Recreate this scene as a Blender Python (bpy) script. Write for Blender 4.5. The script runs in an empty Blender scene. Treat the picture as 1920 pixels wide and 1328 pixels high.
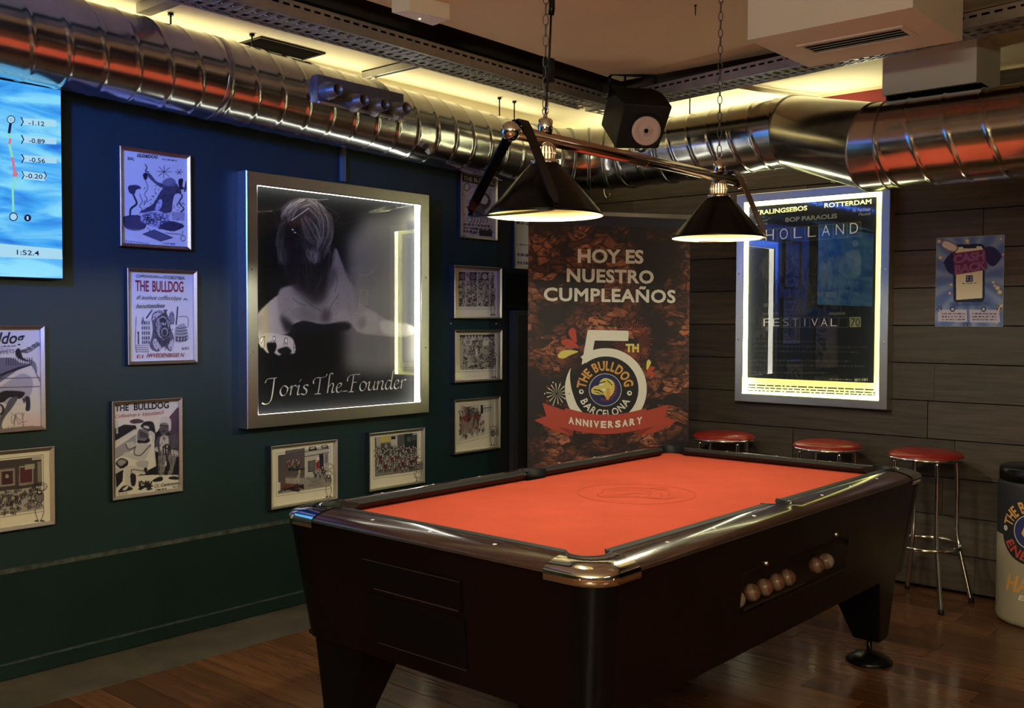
import bpy, bmesh, math, random
import numpy as np
from mathutils import Vector, Matrix
random.seed(7)
rng = np.random.default_rng(11)
PI = math.pi
S = bpy.context.scene
COL = S.collection

# ------------------------------------------------------------------ camera
F_PX = 1879.807
CAM = Vector((4.0563, -5.4619, 1.4150))
YAW, PITCH, ROLL = math.radians(40.9881), math.radians(-1.8869), math.radians(0.2162)
_f = Vector((-math.sin(YAW) * math.cos(PITCH), math.cos(YAW) * math.cos(PITCH), math.sin(PITCH)))
_r = Vector((math.cos(YAW), math.sin(YAW), 0)); _u = _r.cross(_f)
RT = _r * math.cos(ROLL) + _u * math.sin(ROLL)
UP = _u * math.cos(ROLL) - _r * math.sin(ROLL)
cd = bpy.data.cameras.new('camera'); cam = bpy.data.objects.new('camera', cd); COL.objects.link(cam)
M = Matrix((RT, UP, -_f)).transposed().to_4x4(); M.translation = CAM
cam.matrix_world = M
cd.sensor_width = 36.0; cd.lens = F_PX * 36.0 / 1920.0; cd.clip_start = 0.05; cd.clip_end = 60
S.camera = cam

# ------------------------------------------------------------------ world, lights, exposure
w = bpy.data.worlds.new('world'); S.world = w; w.use_nodes = True
w.node_tree.nodes['Background'].inputs[0].default_value = (0.30, 0.30, 0.36, 1)
w.node_tree.nodes['Background'].inputs[1].default_value = 0.02
S.view_settings.view_transform = 'Standard'; S.view_settings.look = 'None'
S.view_settings.gamma = 1; S.view_settings.use_curve_mapping = False
S.view_settings.exposure = 0.0

def light(kind, name, loc, power, color, rot=None, target=None, **k):
    d = bpy.data.lights.new(name, kind); d.energy = power; d.color = color
    for a, b in k.items(): setattr(d, a, b)
    o = bpy.data.objects.new(name, d); COL.objects.link(o); o.location = loc
    if target is not None: o.rotation_euler = (Vector(target) - Vector(loc)).to_track_quat('-Z', 'Y').to_euler()
    elif rot: o.rotation_euler = rot
    return o
WARM = (0.97, 0.95, 0.68)
# unseen strip lights added behind the ducts to brighten the ceiling band
light('AREA', 'ceiling_wash_light', (0.02, -2.6, 2.575), 7.5, (1, .93, .66), target=(1.0, -2.6, 2.66), shape='RECTANGLE', size=4.0, size_y=0.04)
light('AREA', 'ceiling_wash_light', (1.05, -0.10, 2.42), 9, (1, .93, .62), rot=(PI + 0.45, 0, 0), shape='RECTANGLE', size=1.9, size_y=0.05)
# added unseen blue spot, gives the wall next to the screen its glow
light('SPOT', 'added_blue_spot', (1.9, -5.9, 2.45), 1050, (0.02, 0.16, 1.0), target=(0, -3.45, 2.05), spot_size=math.radians(41), spot_blend=1.0, shadow_soft_size=0.15)
# added fill lights behind the viewer, standing in for unseen room light
light('AREA', 'back_fill_light', (4.9, -7.6, 2.55), 120, (1, .92, .76), rot=(0, 0, 0), shape='RECTANGLE', size=1.4, size_y=0.6)
light('AREA', 'back_fill_light', (6.2, -3.6, 2.55), 30, (1, .80, .60), rot=(0, 0, 0), shape='RECTANGLE', size=0.5, size_y=1.2)
light('AREA', 'ceiling_fill_light', (4.4, -6.6, 1.9), 270, (.98, 1.0, .70), rot=(PI, 0, 0), shape='RECTANGLE', size=1.2, size_y=1.2)

# ------------------------------------------------------------------ pixel -> place on a known plane
def ray(px, py):
    d = RT * ((px - 960) / F_PX) - UP * ((py - 664) / F_PX) + _f
    return d
class Wall:
    """vertical plane: O + a*U + z*Z + depth*N"""
    def __init__(s, O, U):
        s.O = Vector(O); s.U = Vector(U).normalized(); s.N = s.U.cross(Vector((0, 0, 1)))
    def m(s, px, py, d=0.0):
        r = ray(px, py); P0 = s.O + s.N * d
        t = (P0 - CAM).dot(s.N) / r.dot(s.N)
        P = CAM + r * t
        return ((P - s.O).dot(s.U), P.z)
    def p(s, a, z, d=0.0):
        return s.O + s.U * a + s.N * d + Vector((0, 0, z))
def onz(px, py, z):
    r = ray(px, py); t = (z - CAM.z) / r.z
    return CAM + r * t
LW = Wall((0, 0, 0), (0, 1, 0))
RW = Wall((0, 0, 0), (1, 0, 0))
BW = Wall((0.47, -1.2, 0), (0.53, 0.83, 0))

# ------------------------------------------------------------------ materials
def lin(c):
    return tuple((v / 12.92 if v <= 0.04045 else ((v + 0.055) / 1.055) ** 2.4) for v in [x / 255.0 for x in c])
def mat(name, col, rough=0.5, metal=0.0, var=0.0, scale=8.0, bump=0.0, stretch=(1, 1, 1), emit=None, estr=0.0, spec=0.5, coat=0.0, rand=0.0, rvar=0.0, aniso=None):
    m = bpy.data.materials.new(name); m.use_nodes = True; nt = m.node_tree; N = nt.nodes; L = nt.links
    b = N['Principled BSDF']
    b.inputs['Base Color'].default_value = (*col, 1); b.inputs['Roughness'].default_value = rough
    b.inputs['Metallic'].default_value = metal; b.inputs['Specular IOR Level'].default_value = spec
    b.inputs['Coat Weight'].default_value = coat; b.inputs['Coat Roughness'].default_value = 0.08
    if emit: b.inputs['Emission Color'].default_value = (*emit, 1); b.inputs['Emission Strength'].default_value = estr
    tc = N.new('ShaderNodeTexCoord'); mp = N.new('ShaderNodeMapping'); L.new(tc.outputs['Object'], mp.inputs[0])
    mp.inputs['Scale'].default_value = stretch
    nz = N.new('ShaderNodeTexNoise'); nz.inputs['Scale'].default_value = scale; nz.inputs['Detail'].default_value = 6
    nz.inputs['Roughness'].default_value = 0.6
    L.new(mp.outputs[0], nz.inputs[0])
    if rand:
        oi = N.new('ShaderNodeObjectInfo'); ad = N.new('ShaderNodeVectorMath'); ad.operation = 'SCALE'
        cb = N.new('ShaderNodeCombineXYZ')
        for i in range(3): L.new(oi.outputs['Random'], cb.inputs[i])
        L.new(cb.outputs[0], ad.inputs[0]); ad.inputs['Scale'].default_value = 37.0
        L.new(ad.outputs[0], mp.inputs['Location'])
    if var or rand:
        cr = N.new('ShaderNodeValToRGB'); cr.color_ramp.elements[0].position = .3; cr.color_ramp.elements[1].position = .72
        cr.color_ramp.elements[0].color = (*[c * (1 - var) for c in col], 1); cr.color_ramp.elements[1].color = (*[min(1, c * (1 + var)) for c in col], 1)
        L.new(nz.outputs[0], cr.inputs[0]); out = cr.outputs[0]
        if rand:
            mr = N.new('ShaderNodeMapRange'); mr.inputs[3].default_value = 1 - rand; mr.inputs[4].default_value = 1 + rand
            L.new(oi.outputs['Random'], mr.inputs[0]); vm = N.new('ShaderNodeVectorMath'); vm.operation = 'SCALE'
            L.new(out, vm.inputs[0]); L.new(mr.outputs[0], vm.inputs['Scale']); out = vm.outputs[0]
        L.new(out, b.inputs['Base Color'])
    if rvar:
        mr2 = N.new('ShaderNodeMapRange'); mr2.inputs[3].default_value = max(0, rough - rvar); mr2.inputs[4].default_value = rough + rvar
        L.new(nz.outputs[0], mr2.inputs[0]); L.new(mr2.outputs[0], b.inputs['Roughness'])
    if bump:
        bp = N.new('ShaderNodeBump'); bp.inputs['Strength'].default_value = bump; bp.inputs['Distance'].default_value = 0.01
        L.new(nz.outputs[0], bp.inputs['Height']); L.new(bp.outputs[0], b.inputs['Normal'])
    return m
def glass_mat(name, tint=(1, 1, 1), f0=.08, rough=0.0):
    """thin pane: clear, with Schlick reflection from either side"""
    m = bpy.data.materials.new(name); m.use_nodes = True; nt = m.node_tree; N = nt.nodes; L = nt.links
    N.remove(N['Principled BSDF']); out = N['Material Output']
    t = N.new('ShaderNodeBsdfTransparent'); t.inputs[0].default_value = (*tint, 1)
    g = N.new('ShaderNodeBsdfGlossy'); g.inputs['Roughness'].default_value = rough
    f = N.new('ShaderNodeLayerWeight'); f.inputs[0].default_value = .5
    p5 = N.new('ShaderNodeMath'); p5.operation = 'POWER'; p5.inputs[1].default_value = 5; L.new(f.outputs['Facing'], p5.inputs[0])
    ma = N.new('ShaderNodeMath'); ma.operation = 'MULTIPLY_ADD'; ma.inputs[1].default_value = 1 - f0; ma.inputs[2].default_value = f0; L.new(p5.outputs[0], ma.inputs[0])
    mx = N.new('ShaderNodeMixShader'); L.new(ma.outputs[0], mx.inputs[0]); L.new(t.outputs[0], mx.inputs[1]); L.new(g.outputs[0], mx.inputs[2])
    L.new(mx.outputs[0], out.inputs[0]); return m
def paint_mat(name, rough=0.45, emis=0.0, coat=0.0, spec=.3):
    m = bpy.data.materials.new(name); m.use_nodes = True; nt = m.node_tree; N = nt.nodes; L = nt.links
    b = N['Principled BSDF']; a = N.new('ShaderNodeVertexColor'); a.layer_name = 'Col'
    L.new(a.outputs[0], b.inputs['Base Color']); b.inputs['Roughness'].default_value = rough; b.inputs['Specular IOR Level'].default_value = spec
    if emis:
        L.new(a.outputs[0], b.inputs['Emission Color']); b.inputs['Emission Strength'].default_value = emis
    return m
MT = {}
MT['green'] = mat('green_wall_paint', (0.006, 0.025, 0.027), .5, var=.12, scale=3, bump=.03)
MT['green_low'] = mat('green_dado_paint', (0.004, 0.018, 0.016), .42, var=.15, scale=4, bump=.03)
MT['worn'] = mat('worn_edge_paint', (0.045, 0.055, 0.045), .6, var=.8, scale=30)
MT['flat_black'] = mat('flat_black_surface', (0.012, 0.014, 0.016), .6, var=.2, scale=4)
MT['wood_wall'] = mat('stained_wall_plank', lin((74, 63, 54)), .55, var=.38, scale=9, bump=.12, stretch=(.35, 1, 5), rand=.22)
MT['gap'] = mat('dark_gap', (0.006, 0.005, 0.004), .9, spec=0)
MT['floor'] = mat('floor_plank_wood', lin((102, 66, 40)), .2, var=.30, scale=7, bump=.05, stretch=(.4, 5, 1), rand=.35, rvar=.1)
MT['concrete'] = mat('grey_floor_strip', lin((86, 78, 66)), .6, var=.35, scale=5, bump=.05)
MT['ceil'] = mat('cream_ceiling', lin((236, 224, 186)), .8, var=.03, scale=3)
MT['ceil_in'] = mat('warm_white_ceiling', lin((226, 206, 172)), .8, var=.03, scale=2)
MT['slot'] = mat('ceiling_slot_paint', (0.055, 0.035, 0.024), .8, var=.2, scale=4)
MT['redwall'] = mat('red_wall_paint', (0.22, 0.02, 0.02), .6)
MT['galv'] = mat('galvanised_steel', (0.62, 0.62, 0.60), .18, 1.0, var=.12, scale=7, bump=.003, rvar=.05)
MT['galv_seam'] = mat('galvanised_seam', (0.42, 0.42, 0.40), .28, 1.0, var=.1, scale=9)
MT['tray'] = mat('zinc_tray_metal', (0.42, 0.41, 0.38), .42, .85, var=.15, scale=12)
MT['alu'] = mat('brushed_aluminium', (0.62, 0.61, 0.58), .30, 1.0, var=.06, scale=30, stretch=(1, 1, 8))
MT['alu_dark'] = mat('dark_frame_side', (0.05, 0.055, 0.065), .4, .6)
MT['chrome'] = mat('chrome', (0.82, 0.82, 0.80), .07, 1.0)
MT['brass'] = mat('warm_polished_tube', (0.50, 0.40, 0.36), .16, 1.0)
MT['black_metal'] = mat('gloss_black_enamel', (0.0045, 0.0045, 0.005), .26, 0.0, spec=.22)
MT['black_plastic'] = mat('black_plastic', (0.006, 0.006, 0.008), .55, var=.2, scale=20, spec=.25)
MT['shade_in'] = mat('cream_enamel', lin((226, 212, 150)), .6)
MT['bulb'] = mat('lit_bulb', (1, 1, 1), .5, emit=(1, .86, .50), estr=4)
MT['glow'] = mat('lit_socket', (1, 1, 1), .5, emit=(1, .60, .25), estr=2.2)
MT['cabinet'] = mat('mahogany_laminate', (0.0055, 0.0022, 0.0020), .30, var=.25, scale=5, stretch=(1, 1, .4), spec=.22)
MT['cab_black'] = mat('black_corner_laminate', (0.003, 0.003, 0.004), .3, spec=.2)
MT['rail'] = mat('polished_dark_rail', (0.052, 0.025, 0.019), .17, var=.3, scale=6, coat=.5, rvar=.05)
MT['cushion'] = mat('black_cushion_cloth', (0.007, 0.006, 0.006), .7, var=.2, scale=60)
MT['cloth'] = mat('red_table_cloth', (0.63, 0.094, 0.050), .95, var=.07, scale=6, bump=.015, spec=.1)
MT['cloth_mark'] = mat('worn_cloth_mark', (0.46, 0.055, 0.030), .95)
MT['rubber'] = mat('black_rubber', (0.005, 0.005, 0.006), .55, spec=.3)
MT['ball'] = mat('old_ball_resin', (0.17, 0.075, 0.045), .25, var=.4, scale=10)
MT['ballw'] = mat('pale_ball_resin', (0.36, 0.29, 0.25), .25)
MT['ball_band'] = mat('ball_band', (.26, .17, .12), .25)
MT['pearl'] = mat('pearl_sight', (0.85, 0.84, 0.80), .3)
MT['vinyl'] = mat('red_vinyl', (0.26, 0.016, 0.012), .33, var=.12, scale=12, bump=.08)
MT['white_paint'] = mat('white_gypsum', lin((226, 218, 204)), .75, var=.02, scale=4)
MT['white_plastic'] = mat('white_plastic', lin((232, 224, 210)), .5)
MT['cone'] = mat('pinkish_speaker_cone', lin((226, 205, 196)), .45)
MT['led'] = mat('white_led_strip', (1, 1, 1), .5, emit=(1.0, .99, .84), estr=11.5)
MT['led_y'] = mat('warm_led_strip', (1, 1, 1), .5, emit=(1.0, .98, .70), estr=15)
MT['paint'] = paint_mat('printed_paper', .55)
MT['paint_gloss'] = paint_mat('glossy_print', .5, spec=.12)
MT['glass'] = glass_mat('picture_glass', f0=.035)
MT['glass_box'] = glass_mat('lightbox_glass', f0=.065)
MT['glass_dark'] = glass_mat('smoked_window', (0.9, 0.88, 0.88), f0=.03)
MT['ink'] = mat('dark_ink', (0.012, 0.010, 0.022), .6)
MT['ink_red'] = mat('red_ink', (0.28, 0.020, 0.035), .6)
MT['ink_white'] = mat('white_print', (0.82, 0.80, 0.74), .6)
MT['ink_cream'] = mat('cream_print', (0.62, 0.60, 0.48), .6)
MT['ink_yellow'] = mat('yellow_print', (0.72, 0.62, 0.16), .6)
MT['ink_paleyellow'] = mat('pale_yellow_print', (0.75, 0.78, 0.42), .6)
MT['ink_grey'] = mat('grey_print', (0.16, 0.16, 0.13), .6)
MT['ink_orange'] = mat('orange_print', (0.70, 0.36, 0.10), .6)
MT['ink_navy'] = mat('navy_print', (0.020, 0.026, 0.13), .6)
MT['ink_black'] = mat('black_print', (0.016, 0.015, 0.022), .6)
MT['ink_ribbon'] = mat('red_ribbon_print', (0.48, 0.068, 0.048), .6)
MT['ink_ribbon_dk'] = mat('dark_red_ribbon_print', (0.30, 0.040, 0.034), .6)
MT['ink_purple'] = mat('purple_print', (0.30, 0.10, 0.30), .6)
MT['ink_violet'] = mat('violet_print', (0.055, 0.035, 0.16), .6)
MT['screen_ink'] = mat('screen_dark_text', (0.002, .006, .02), .6)
MT['screen_white'] = mat('screen_bar', (0, 0, 0), .6, emit=(.45, .80, 1.0), estr=.85)
MT['screen_red'] = mat('screen_red_mark', (0, 0, 0), .6, emit=(.75, .22, .35), estr=.8)
MT['screen_green'] = mat('screen_green_mark', (0, 0, 0), .6, emit=(.30, .85, .65), estr=.8)
MT['led_green'] = mat('green_indicator', (0, 0, 0), .5, emit=(.75, 1, .35), estr=6)
MT['can'] = mat('warm_grey_can', lin((168, 158, 140)), .45, var=.1, scale=3)
MT['conduit'] = mat('pvc_conduit', lin((205, 198, 178)), .5)

# ------------------------------------------------------------------ object helpers
ORG = {}
def tag(o, label=None, cat=None, group=None, kind=None):
    if label: o['label'] = label
    if cat: o['category'] = cat
    if group: o['group'] = group
    if kind: o['kind'] = kind
    return o
def thing(name, label, cat, loc, group=None):
    o = bpy.data.objects.new(name, None); COL.objects.link(o); o.location = loc
    o.empty_display_size = 0.05
    ORG[o.name] = Vector(loc); return tag(o, label, cat, group)
class MB:
    def __init__(s): s.v = []; s.f = []; s.sm = []
    def add(s, vs, fs, smooth=False):
        n = len(s.v); s.v += [tuple(v) for v in vs]; s.f += [tuple(i + n for i in f) for f in fs]; s.sm += [smooth] * len(fs); return s
    def box(s, x0, x1, y0, y1, z0, z1):
        v = [(x0, y0, z0), (x1, y0, z0), (x1, y1, z0), (x0, y1, z0), (x0, y0, z1), (x1, y0, z1), (x1, y1, z1), (x0, y1, z1)]
        return s.add(v, [(0, 3, 2, 1), (4, 5, 6, 7), (0, 1, 5, 4), (1, 2, 6, 5), (2, 3, 7, 6), (3, 0, 4, 7)])
    def wbox(s, W, a0, a1, z0, z1, d0, d1):
        v = [W.p(a, z, d) for d in (d0, d1) for a, z in ((a0, z0), (a1, z0), (a1, z1), (a0, z1))]
        return s.add(v, [(0, 3, 2, 1), (4, 5, 6, 7), (0, 1, 5, 4), (1, 2, 6, 5), (2, 3, 7, 6), (3, 0, 4, 7)])
    def hexa(s, v):
        return s.add(v, [(0, 3, 2, 1), (4, 5, 6, 7), (0, 1, 5, 4), (1, 2, 6, 5), (2, 3, 7, 6), (3, 0, 4, 7)])
    def grid(s, rows, closed=False, smooth=True, caps=False):
        n = len(rows[0]); vs = [p for r in rows for p in r]; fs = []
        for i in range(len(rows) - 1):
            for j in range(n if closed else n - 1):
                k = (j + 1) % n
                fs.append((i * n + j, i * n + k, (i + 1) * n + k, (i + 1) * n + j))
        base = len(s.v); s.add(vs, fs, smooth)
        if caps:
            s.f.append(tuple(base + j for j in reversed(range(n)))); s.sm.append(False)
            s.f.append(tuple(base + (len(rows) - 1) * n + j for j in range(n))); s.sm.append(False)
        return s
    def lathe(s, c, prof, n=32, axis=(0, 0, 1), caps=False, smooth=True, a0=0, a1=2 * PI):
        ax = Vector(axis).normalized(); t = Vector((1, 0, 0)) if abs(ax.x) < .9 else Vector((0, 1, 0))
        e1 = ax.cross(t).normalized(); e2 = ax.cross(e1); c = Vector(c); full = abs(a1 - a0 - 2 * PI) < 1e-6
        m = n if full else n + 1
        rows = [[c + ax * h + (e1 * math.cos(a0 + (a1 - a0) * j / n) + e2 * math.sin(a0 + (a1 - a0) * j / n)) * r for j in range(m)] for r, h in prof]
        return s.grid(rows, full, smooth, caps)
    def tube(s, pts, r, n=10, caps=True, closed=False):
        pts = [Vector(p) for p in pts]; rows = []; prev = None; m = len(pts)
        for i, p in enumerate(pts):
            if closed: t = (pts[(i + 1) % m] - pts[i - 1]).normalized()
            else: t = (pts[min(i + 1, m - 1)] - pts[max(i - 1, 0)]).normalized()
            if prev is None:
                a = Vector((0, 0, 1)) if abs(t.z) < .9 else Vector((1, 0, 0)); e1 = t.cross(a).normalized()
            else: e1 = (prev - t * prev.dot(t)).normalized()
            prev = e1; e2 = t.cross(e1); rr = r[i] if isinstance(r, (list, tuple)) else r
            rows.append([p + (e1 * math.cos(2 * PI * j / n) + e2 * math.sin(2 * PI * j / n)) * rr for j in range(n)])
        if closed: rows.append(rows[0])
        return s.grid(rows, True, True, caps and not closed)
    def wquad(s, W, a0, a1, z0, z1, d): return s.add([W.p(a0, z0, d), W.p(a1, z0, d), W.p(a1, z1, d), W.p(a0, z1, d)], [(0, 1, 2, 3)])
    def prism(s, poly, fn0, fn1):
        n = len(poly); v = [fn0(*p) for p in poly] + [fn1(*p) for p in poly]
        f = [tuple(reversed(range(n))), tuple(range(n, 2 * n))] + [(i, (i + 1) % n, n + (i + 1) % n, n + i) for i in range(n)]
        return s.add(v, f)
    def build(s, name, m, parent=None, kind=None, bevel=0.0, rel=None):
        me = bpy.data.meshes.new(name); off = ORG[parent.name] if parent is not None else Vector(rel or (0, 0, 0))
        me.from_pydata([tuple(Vector(v) - off) for v in s.v], [], s.f); me.polygons.foreach_set('use_smooth', s.sm)
        me.materials.append(MT[m] if isinstance(m, str) else m); me.update()
        if bevel:
            bm = bmesh.new(); bm.from_mesh(me); bmesh.ops.remove_doubles(bm, verts=bm.verts, dist=1e-5)
            bmesh.ops.recalc_face_normals(bm, faces=bm.faces)
            ed = [e for e in bm.edges if len(e.link_faces) == 2 and e.calc_face_angle(0) > .6]
            bmesh.ops.bevel(bm, geom=ed, offset=bevel, segments=2, affect='EDGES', profile=.7); bm.to_mesh(me); bm.free()
        o = bpy.data.objects.new(name, me); COL.objects.link(o)
        if parent is not None: o.parent = parent; ORG[o.name] = ORG[parent.name]
        else: o.location = off; ORG[o.name] = off
        if kind: o['kind'] = kind
        return o
def struct(name, mb, m, parent=None, **k):
    o = mb.build(name, m, parent, **k)
    if parent is None: o['kind'] = 'structure'
    return o
def copy_tree(o, parent=None):
    c = o.copy(); COL.objects.link(c)
    if parent is not None: c.parent = parent
    ORG[c.name] = ORG[o.name]
    for ch in o.children: copy_tree(ch, c)
    return c
def smooth(pts, k=6, closed=False):
    P = [np.array(p, float) for p in pts]; n = len(P); out = []
    for i in range(n if closed else n - 1):
        a = P[(i - 1) % n] if (closed or i > 0) else P[0]; b = P[i]; c = P[(i + 1) % n]; d = P[(i + 2) % n] if (closed or i < n - 2) else P[-1]
        for j in range(k):
            t = j / k; out.append(.5 * ((2 * b) + (c - a) * t + (2 * a - 5 * b + 4 * c - d) * t * t + (3 * b - a - 3 * c + d) * t ** 3))
    if not closed: out.append(P[-1])
    return [tuple(p) for p in out]

# ---- lettering
_tc = {}
def glyphs(s, bold=0.0, shear=0.0, space=1.0, res=3):
    key = (s, bold, shear, space, res)
    if key not in _tc:
        c = bpy.data.curves.new('t', 'FONT'); c.body = s; c.size = 1; c.resolution_u = res; c.offset = bold; c.shear = shear; c.space_character = space
        o = bpy.data.objects.new('t', c); COL.objects.link(o)
        dg = bpy.context.evaluated_depsgraph_get(); me = bpy.data.meshes.new_from_object(o.evaluated_get(dg))
        v = np.array([x.co[:2] for x in me.vertices]); f = [tuple(p.vertices) for p in me.polygons]
        bpy.data.objects.remove(o); bpy.data.curves.remove(c); bpy.data.meshes.remove(me); _tc[key] = (v, f)
    return _tc[key]
def text(W, s, pl, pr, hpx, m, parent, d=0.0, dd=None, name='lettering', bold=0.0, shear=0.0, space=1.0, mb=None):
    """flat lettering: baseline runs between two measured points, cap height in the same measure"""
    stack = bold > 0 and any(ch in 'MWmw' for ch in s)     # the outline offset breaks these letters: overlay shifted copies in thin layers
    v, f = glyphs(s, 0.0 if stack else bold, shear, space)
    a0, z0 = W.m(*pl, d); a1, z1 = W.m(*pr, d); h = W.m(pl[0], pl[1] - hpx, d)[1] - z0
    mn = v.min(0); mx = v.max(0); capv, _ = glyphs('H', bold); ch = capv[:, 1].max()
    dd = d if dd is None else dd
    P = [W.p(a0 + (a1 - a0) * (x - mn[0]) / (mx[0] - mn[0]), z0 + (z1 - z0) * (x - mn[0]) / (mx[0] - mn[0]) + h * y / ch, dd) for x, y in v]
    if mb is not None: return mb.add(P, f)
    mb = MB().add(P, f)
    if stack:
        e_ = h / ch * bold
        for k in range(8):
            q_ = W.U * (e_ * math.cos(k * PI / 4)) + Vector((0, 0, e_ * math.sin(k * PI / 4))) + W.N * (5e-5 * (k + 1))
            mb.add([p_ + q_ for p_ in P], f)
    return mb.build(name, m, parent)

# ---- painted sheets (vertex colours on a fine sheet; flat print only)
def lin_arr(a):
    a = np.clip(a / 255.0, 0, 1); return np.where(a <= .04045, a / 12.92, ((a + .055) / 1.055) ** 2.4)
class Art:
    def __init__(s, W, a0, a1, z0, z1, res, base, d):
        s.W, s.a0, s.a1, s.z0, s.z1, s.d = W, a0, a1, z0, z1, d
        s.nu = max(2, int((a1 - a0) * res)); s.nv = max(2, int((z1 - z0) * res)); s.res = res
        s.c = np.zeros((s.nv, s.nu, 3)) + np.array(base, float)
        s.k = res * (W.m(0, 0, d)[1] - W.m(0, 1, d)[1]) if False else None
        cx, cz = (a0 + a1) / 2, (z0 + z1) / 2
        P = W.p(cx, cz, d); s.ppx = (P - CAM).length / F_PX * res      # cells per photo pixel (vertical)
        s.X, s.Y = np.meshgrid(np.arange(s.nu), np.arange(s.nv))
    def g(s, p):
        a, z = s.W.m(p[0], p[1], s.d); return ((a - s.a0) / (s.a1 - s.a0) * (s.nu - 1), (s.z1 - z) / (s.z1 - s.z0) * (s.nv - 1))
    def blend(s, mask, col, y0=0, x0=0):
        h, w_ = mask.shape; sub = s.c[y0:y0 + h, x0:x0 + w_]; sub += (np.array(col, float) - sub) * mask[..., None]
    def pmask(s, P, blur=0):
        P = np.array(P); x0, y0 = np.floor(P.min(0)).astype(int) - 2 - int(blur * 2); x1, y1 = np.ceil(P.max(0)).astype(int) + 3 + int(blur * 2)
        x0, y0 = max(0, x0), max(0, y0); x1, y1 = min(s.nu, x1), min(s.nv, y1)
        if x1 <= x0 or y1 <= y0: return None
        acc = np.zeros((y1 - y0, x1 - x0))
        offs = [(-.25, -.25), (.25, -.25), (-.25, .25), (.25, .25)] if not blur else [(0, 0)]
        for ox, oy in offs:
            X = s.X[y0:y1, x0:x1] + ox; Y = s.Y[y0:y1, x0:x1] + oy; ins = np.zeros(X.shape, bool); n = len(P)
            for i in range(n):
                xa, ya = P[i]; xb, yb = P[(i + 1) % n]
                if ya == yb: continue
                c = ((ya > Y) != (yb > Y)) & (X < (xb - xa) * (Y - ya) / (yb - ya) + xa); ins ^= c
            acc += ins
        acc /= len(offs)
        if blur:
            k = max(1, int(blur))
            for _ in range(2):
                for ax in (0, 1):
                    pd = np.pad(acc, [(k, k) if i == ax else (0, 0) for i in range(2)], mode='edge'); cs = np.cumsum(pd, ax)
                    z = np.zeros_like(np.take(cs, [0], ax)); cs = np.concatenate([z, cs], ax); L = acc.shape[ax]
                    acc = (np.take(cs, range(2 * k + 1, 2 * k + 1 + L), ax) - np.take(cs, range(0, L), ax)) / (2 * k + 1)
        return acc, y0, x0
    def poly(s, pts, col, alpha=1.0, blur=0.0, sm=0, raw=False):
        if sm: pts = smooth(pts, sm, True)
        r = s.pmask(pts if raw else [s.g(p) for p in pts], blur * s.ppx)
        if r: s.blend(r[0] * alpha, col, r[1], r[2])
    def line(s, pts, col, wd=1.0, alpha=1.0, sm=0, raw=False):
        if sm: pts = smooth(pts, sm)
        P = pts if raw else [s.g(p) for p in pts]; wd = max(wd * s.ppx * (1 if not raw else 1), .9)
        x0 = max(0, int(min(p[0] for p in P) - wd - 2)); x1 = min(s.nu, int(max(p[0] for p in P) + wd + 3))
        y0 = max(0, int(min(p[1] for p in P) - wd - 2)); y1 = min(s.nv, int(max(p[1] for p in P) + wd + 3))
        if x1 <= x0 or y1 <= y0: return
        X = s.X[y0:y1, x0:x1]; Y = s.Y[y0:y1, x0:x1]; D = np.full(X.shape, 1e9)
        for (xa, ya), (xb, yb) in zip(P[:-1], P[1:]):
            dx, dy = xb - xa, yb - ya; L = dx * dx + dy * dy + 1e-9; t = np.clip(((X - xa) * dx + (Y - ya) * dy) / L, 0, 1)
            D = np.minimum(D, np.hypot(X - xa - t * dx, Y - ya - t * dy))
        s.blend(np.clip(wd / 2 + .5 - D, 0, 1) * alpha, col, y0, x0)
    def ell(s, c, rx, ry, col, alpha=1.0, blur=0.0, n=20):
        s.poly([(c[0] + rx * math.cos(2 * PI * i / n), c[1] + ry * math.sin(2 * PI * i / n)) for i in range(n)], col, alpha, blur)
    def ring(s, c, rx, ry, col, wd=1.0, n=24):
        s.line([(c[0] + rx * math.cos(2 * PI * i / n), c[1] + ry * math.sin(2 * PI * i / n)) for i in range(n + 1)], col, wd)
    def scrib(s, pl, pr, hgt, col, wd=.9):
        """a line of small unreadable print"""
        x = pl[0]
        while x < pr[0]:
            L = random.uniform(2, 7); t = (x - pl[0]) / max(1, pr[0] - pl[0]); y = pl[1] + (pr[1] - pl[1]) * t
            s.poly([(x, y), (min(x + L, pr[0]), y), (min(x + L, pr[0]), y - hgt), (x, y - hgt)], col, random.uniform(.45, .9)); x += L + random.uniform(1, 2.2)
    def build(s, name, parent, m='paint'):
        s.c = np.clip(s.c, 0, 255)
        us = np.linspace(s.a0, s.a1, s.nu); zs = np.linspace(s.z1, s.z0, s.nv); off = ORG[parent.name]
        base = np.array(s.W.O + s.W.N * s.d - off); U = np.array(s.W.U)
        V = base + us[None, :, None] * U + zs[:, None, None] * np.array((0, 0, 1.0))
        V = np.broadcast_to(V, (s.nv, s.nu, 3)).reshape(-1, 3).astype(np.float32)
        idx = np.arange(s.nv * s.nu).reshape(s.nv, s.nu)
        q = np.stack([idx[1:, :-1], idx[1:, 1:], idx[:-1, 1:], idx[:-1, :-1]], -1).reshape(-1, 4)
        me = bpy.data.meshes.new(name); me.vertices.add(len(V)); me.vertices.foreach_set('co', V.ravel())
        me.loops.add(q.size); me.loops.foreach_set('vertex_index', q.ravel().astype(np.int32))
        me.polygons.add(len(q)); me.polygons.foreach_set('loop_start', (np.arange(len(q)) * 4).astype(np.int32))
        me.update(calc_edges=True); me.validate()
        ca = me.color_attributes.new('Col', 'FLOAT_COLOR', 'POINT')
        C = np.ones((len(V), 4), np.float32); C[:, :3] = lin_arr(s.c).reshape(-1, 3); ca.data.foreach_set('color', C.ravel())
        me.materials.append(MT[m]); o = bpy.data.objects.new(name, me); COL.objects.link(o); o.parent = parent; ORG[o.name] = ORG[parent.name]
        return o

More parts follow.
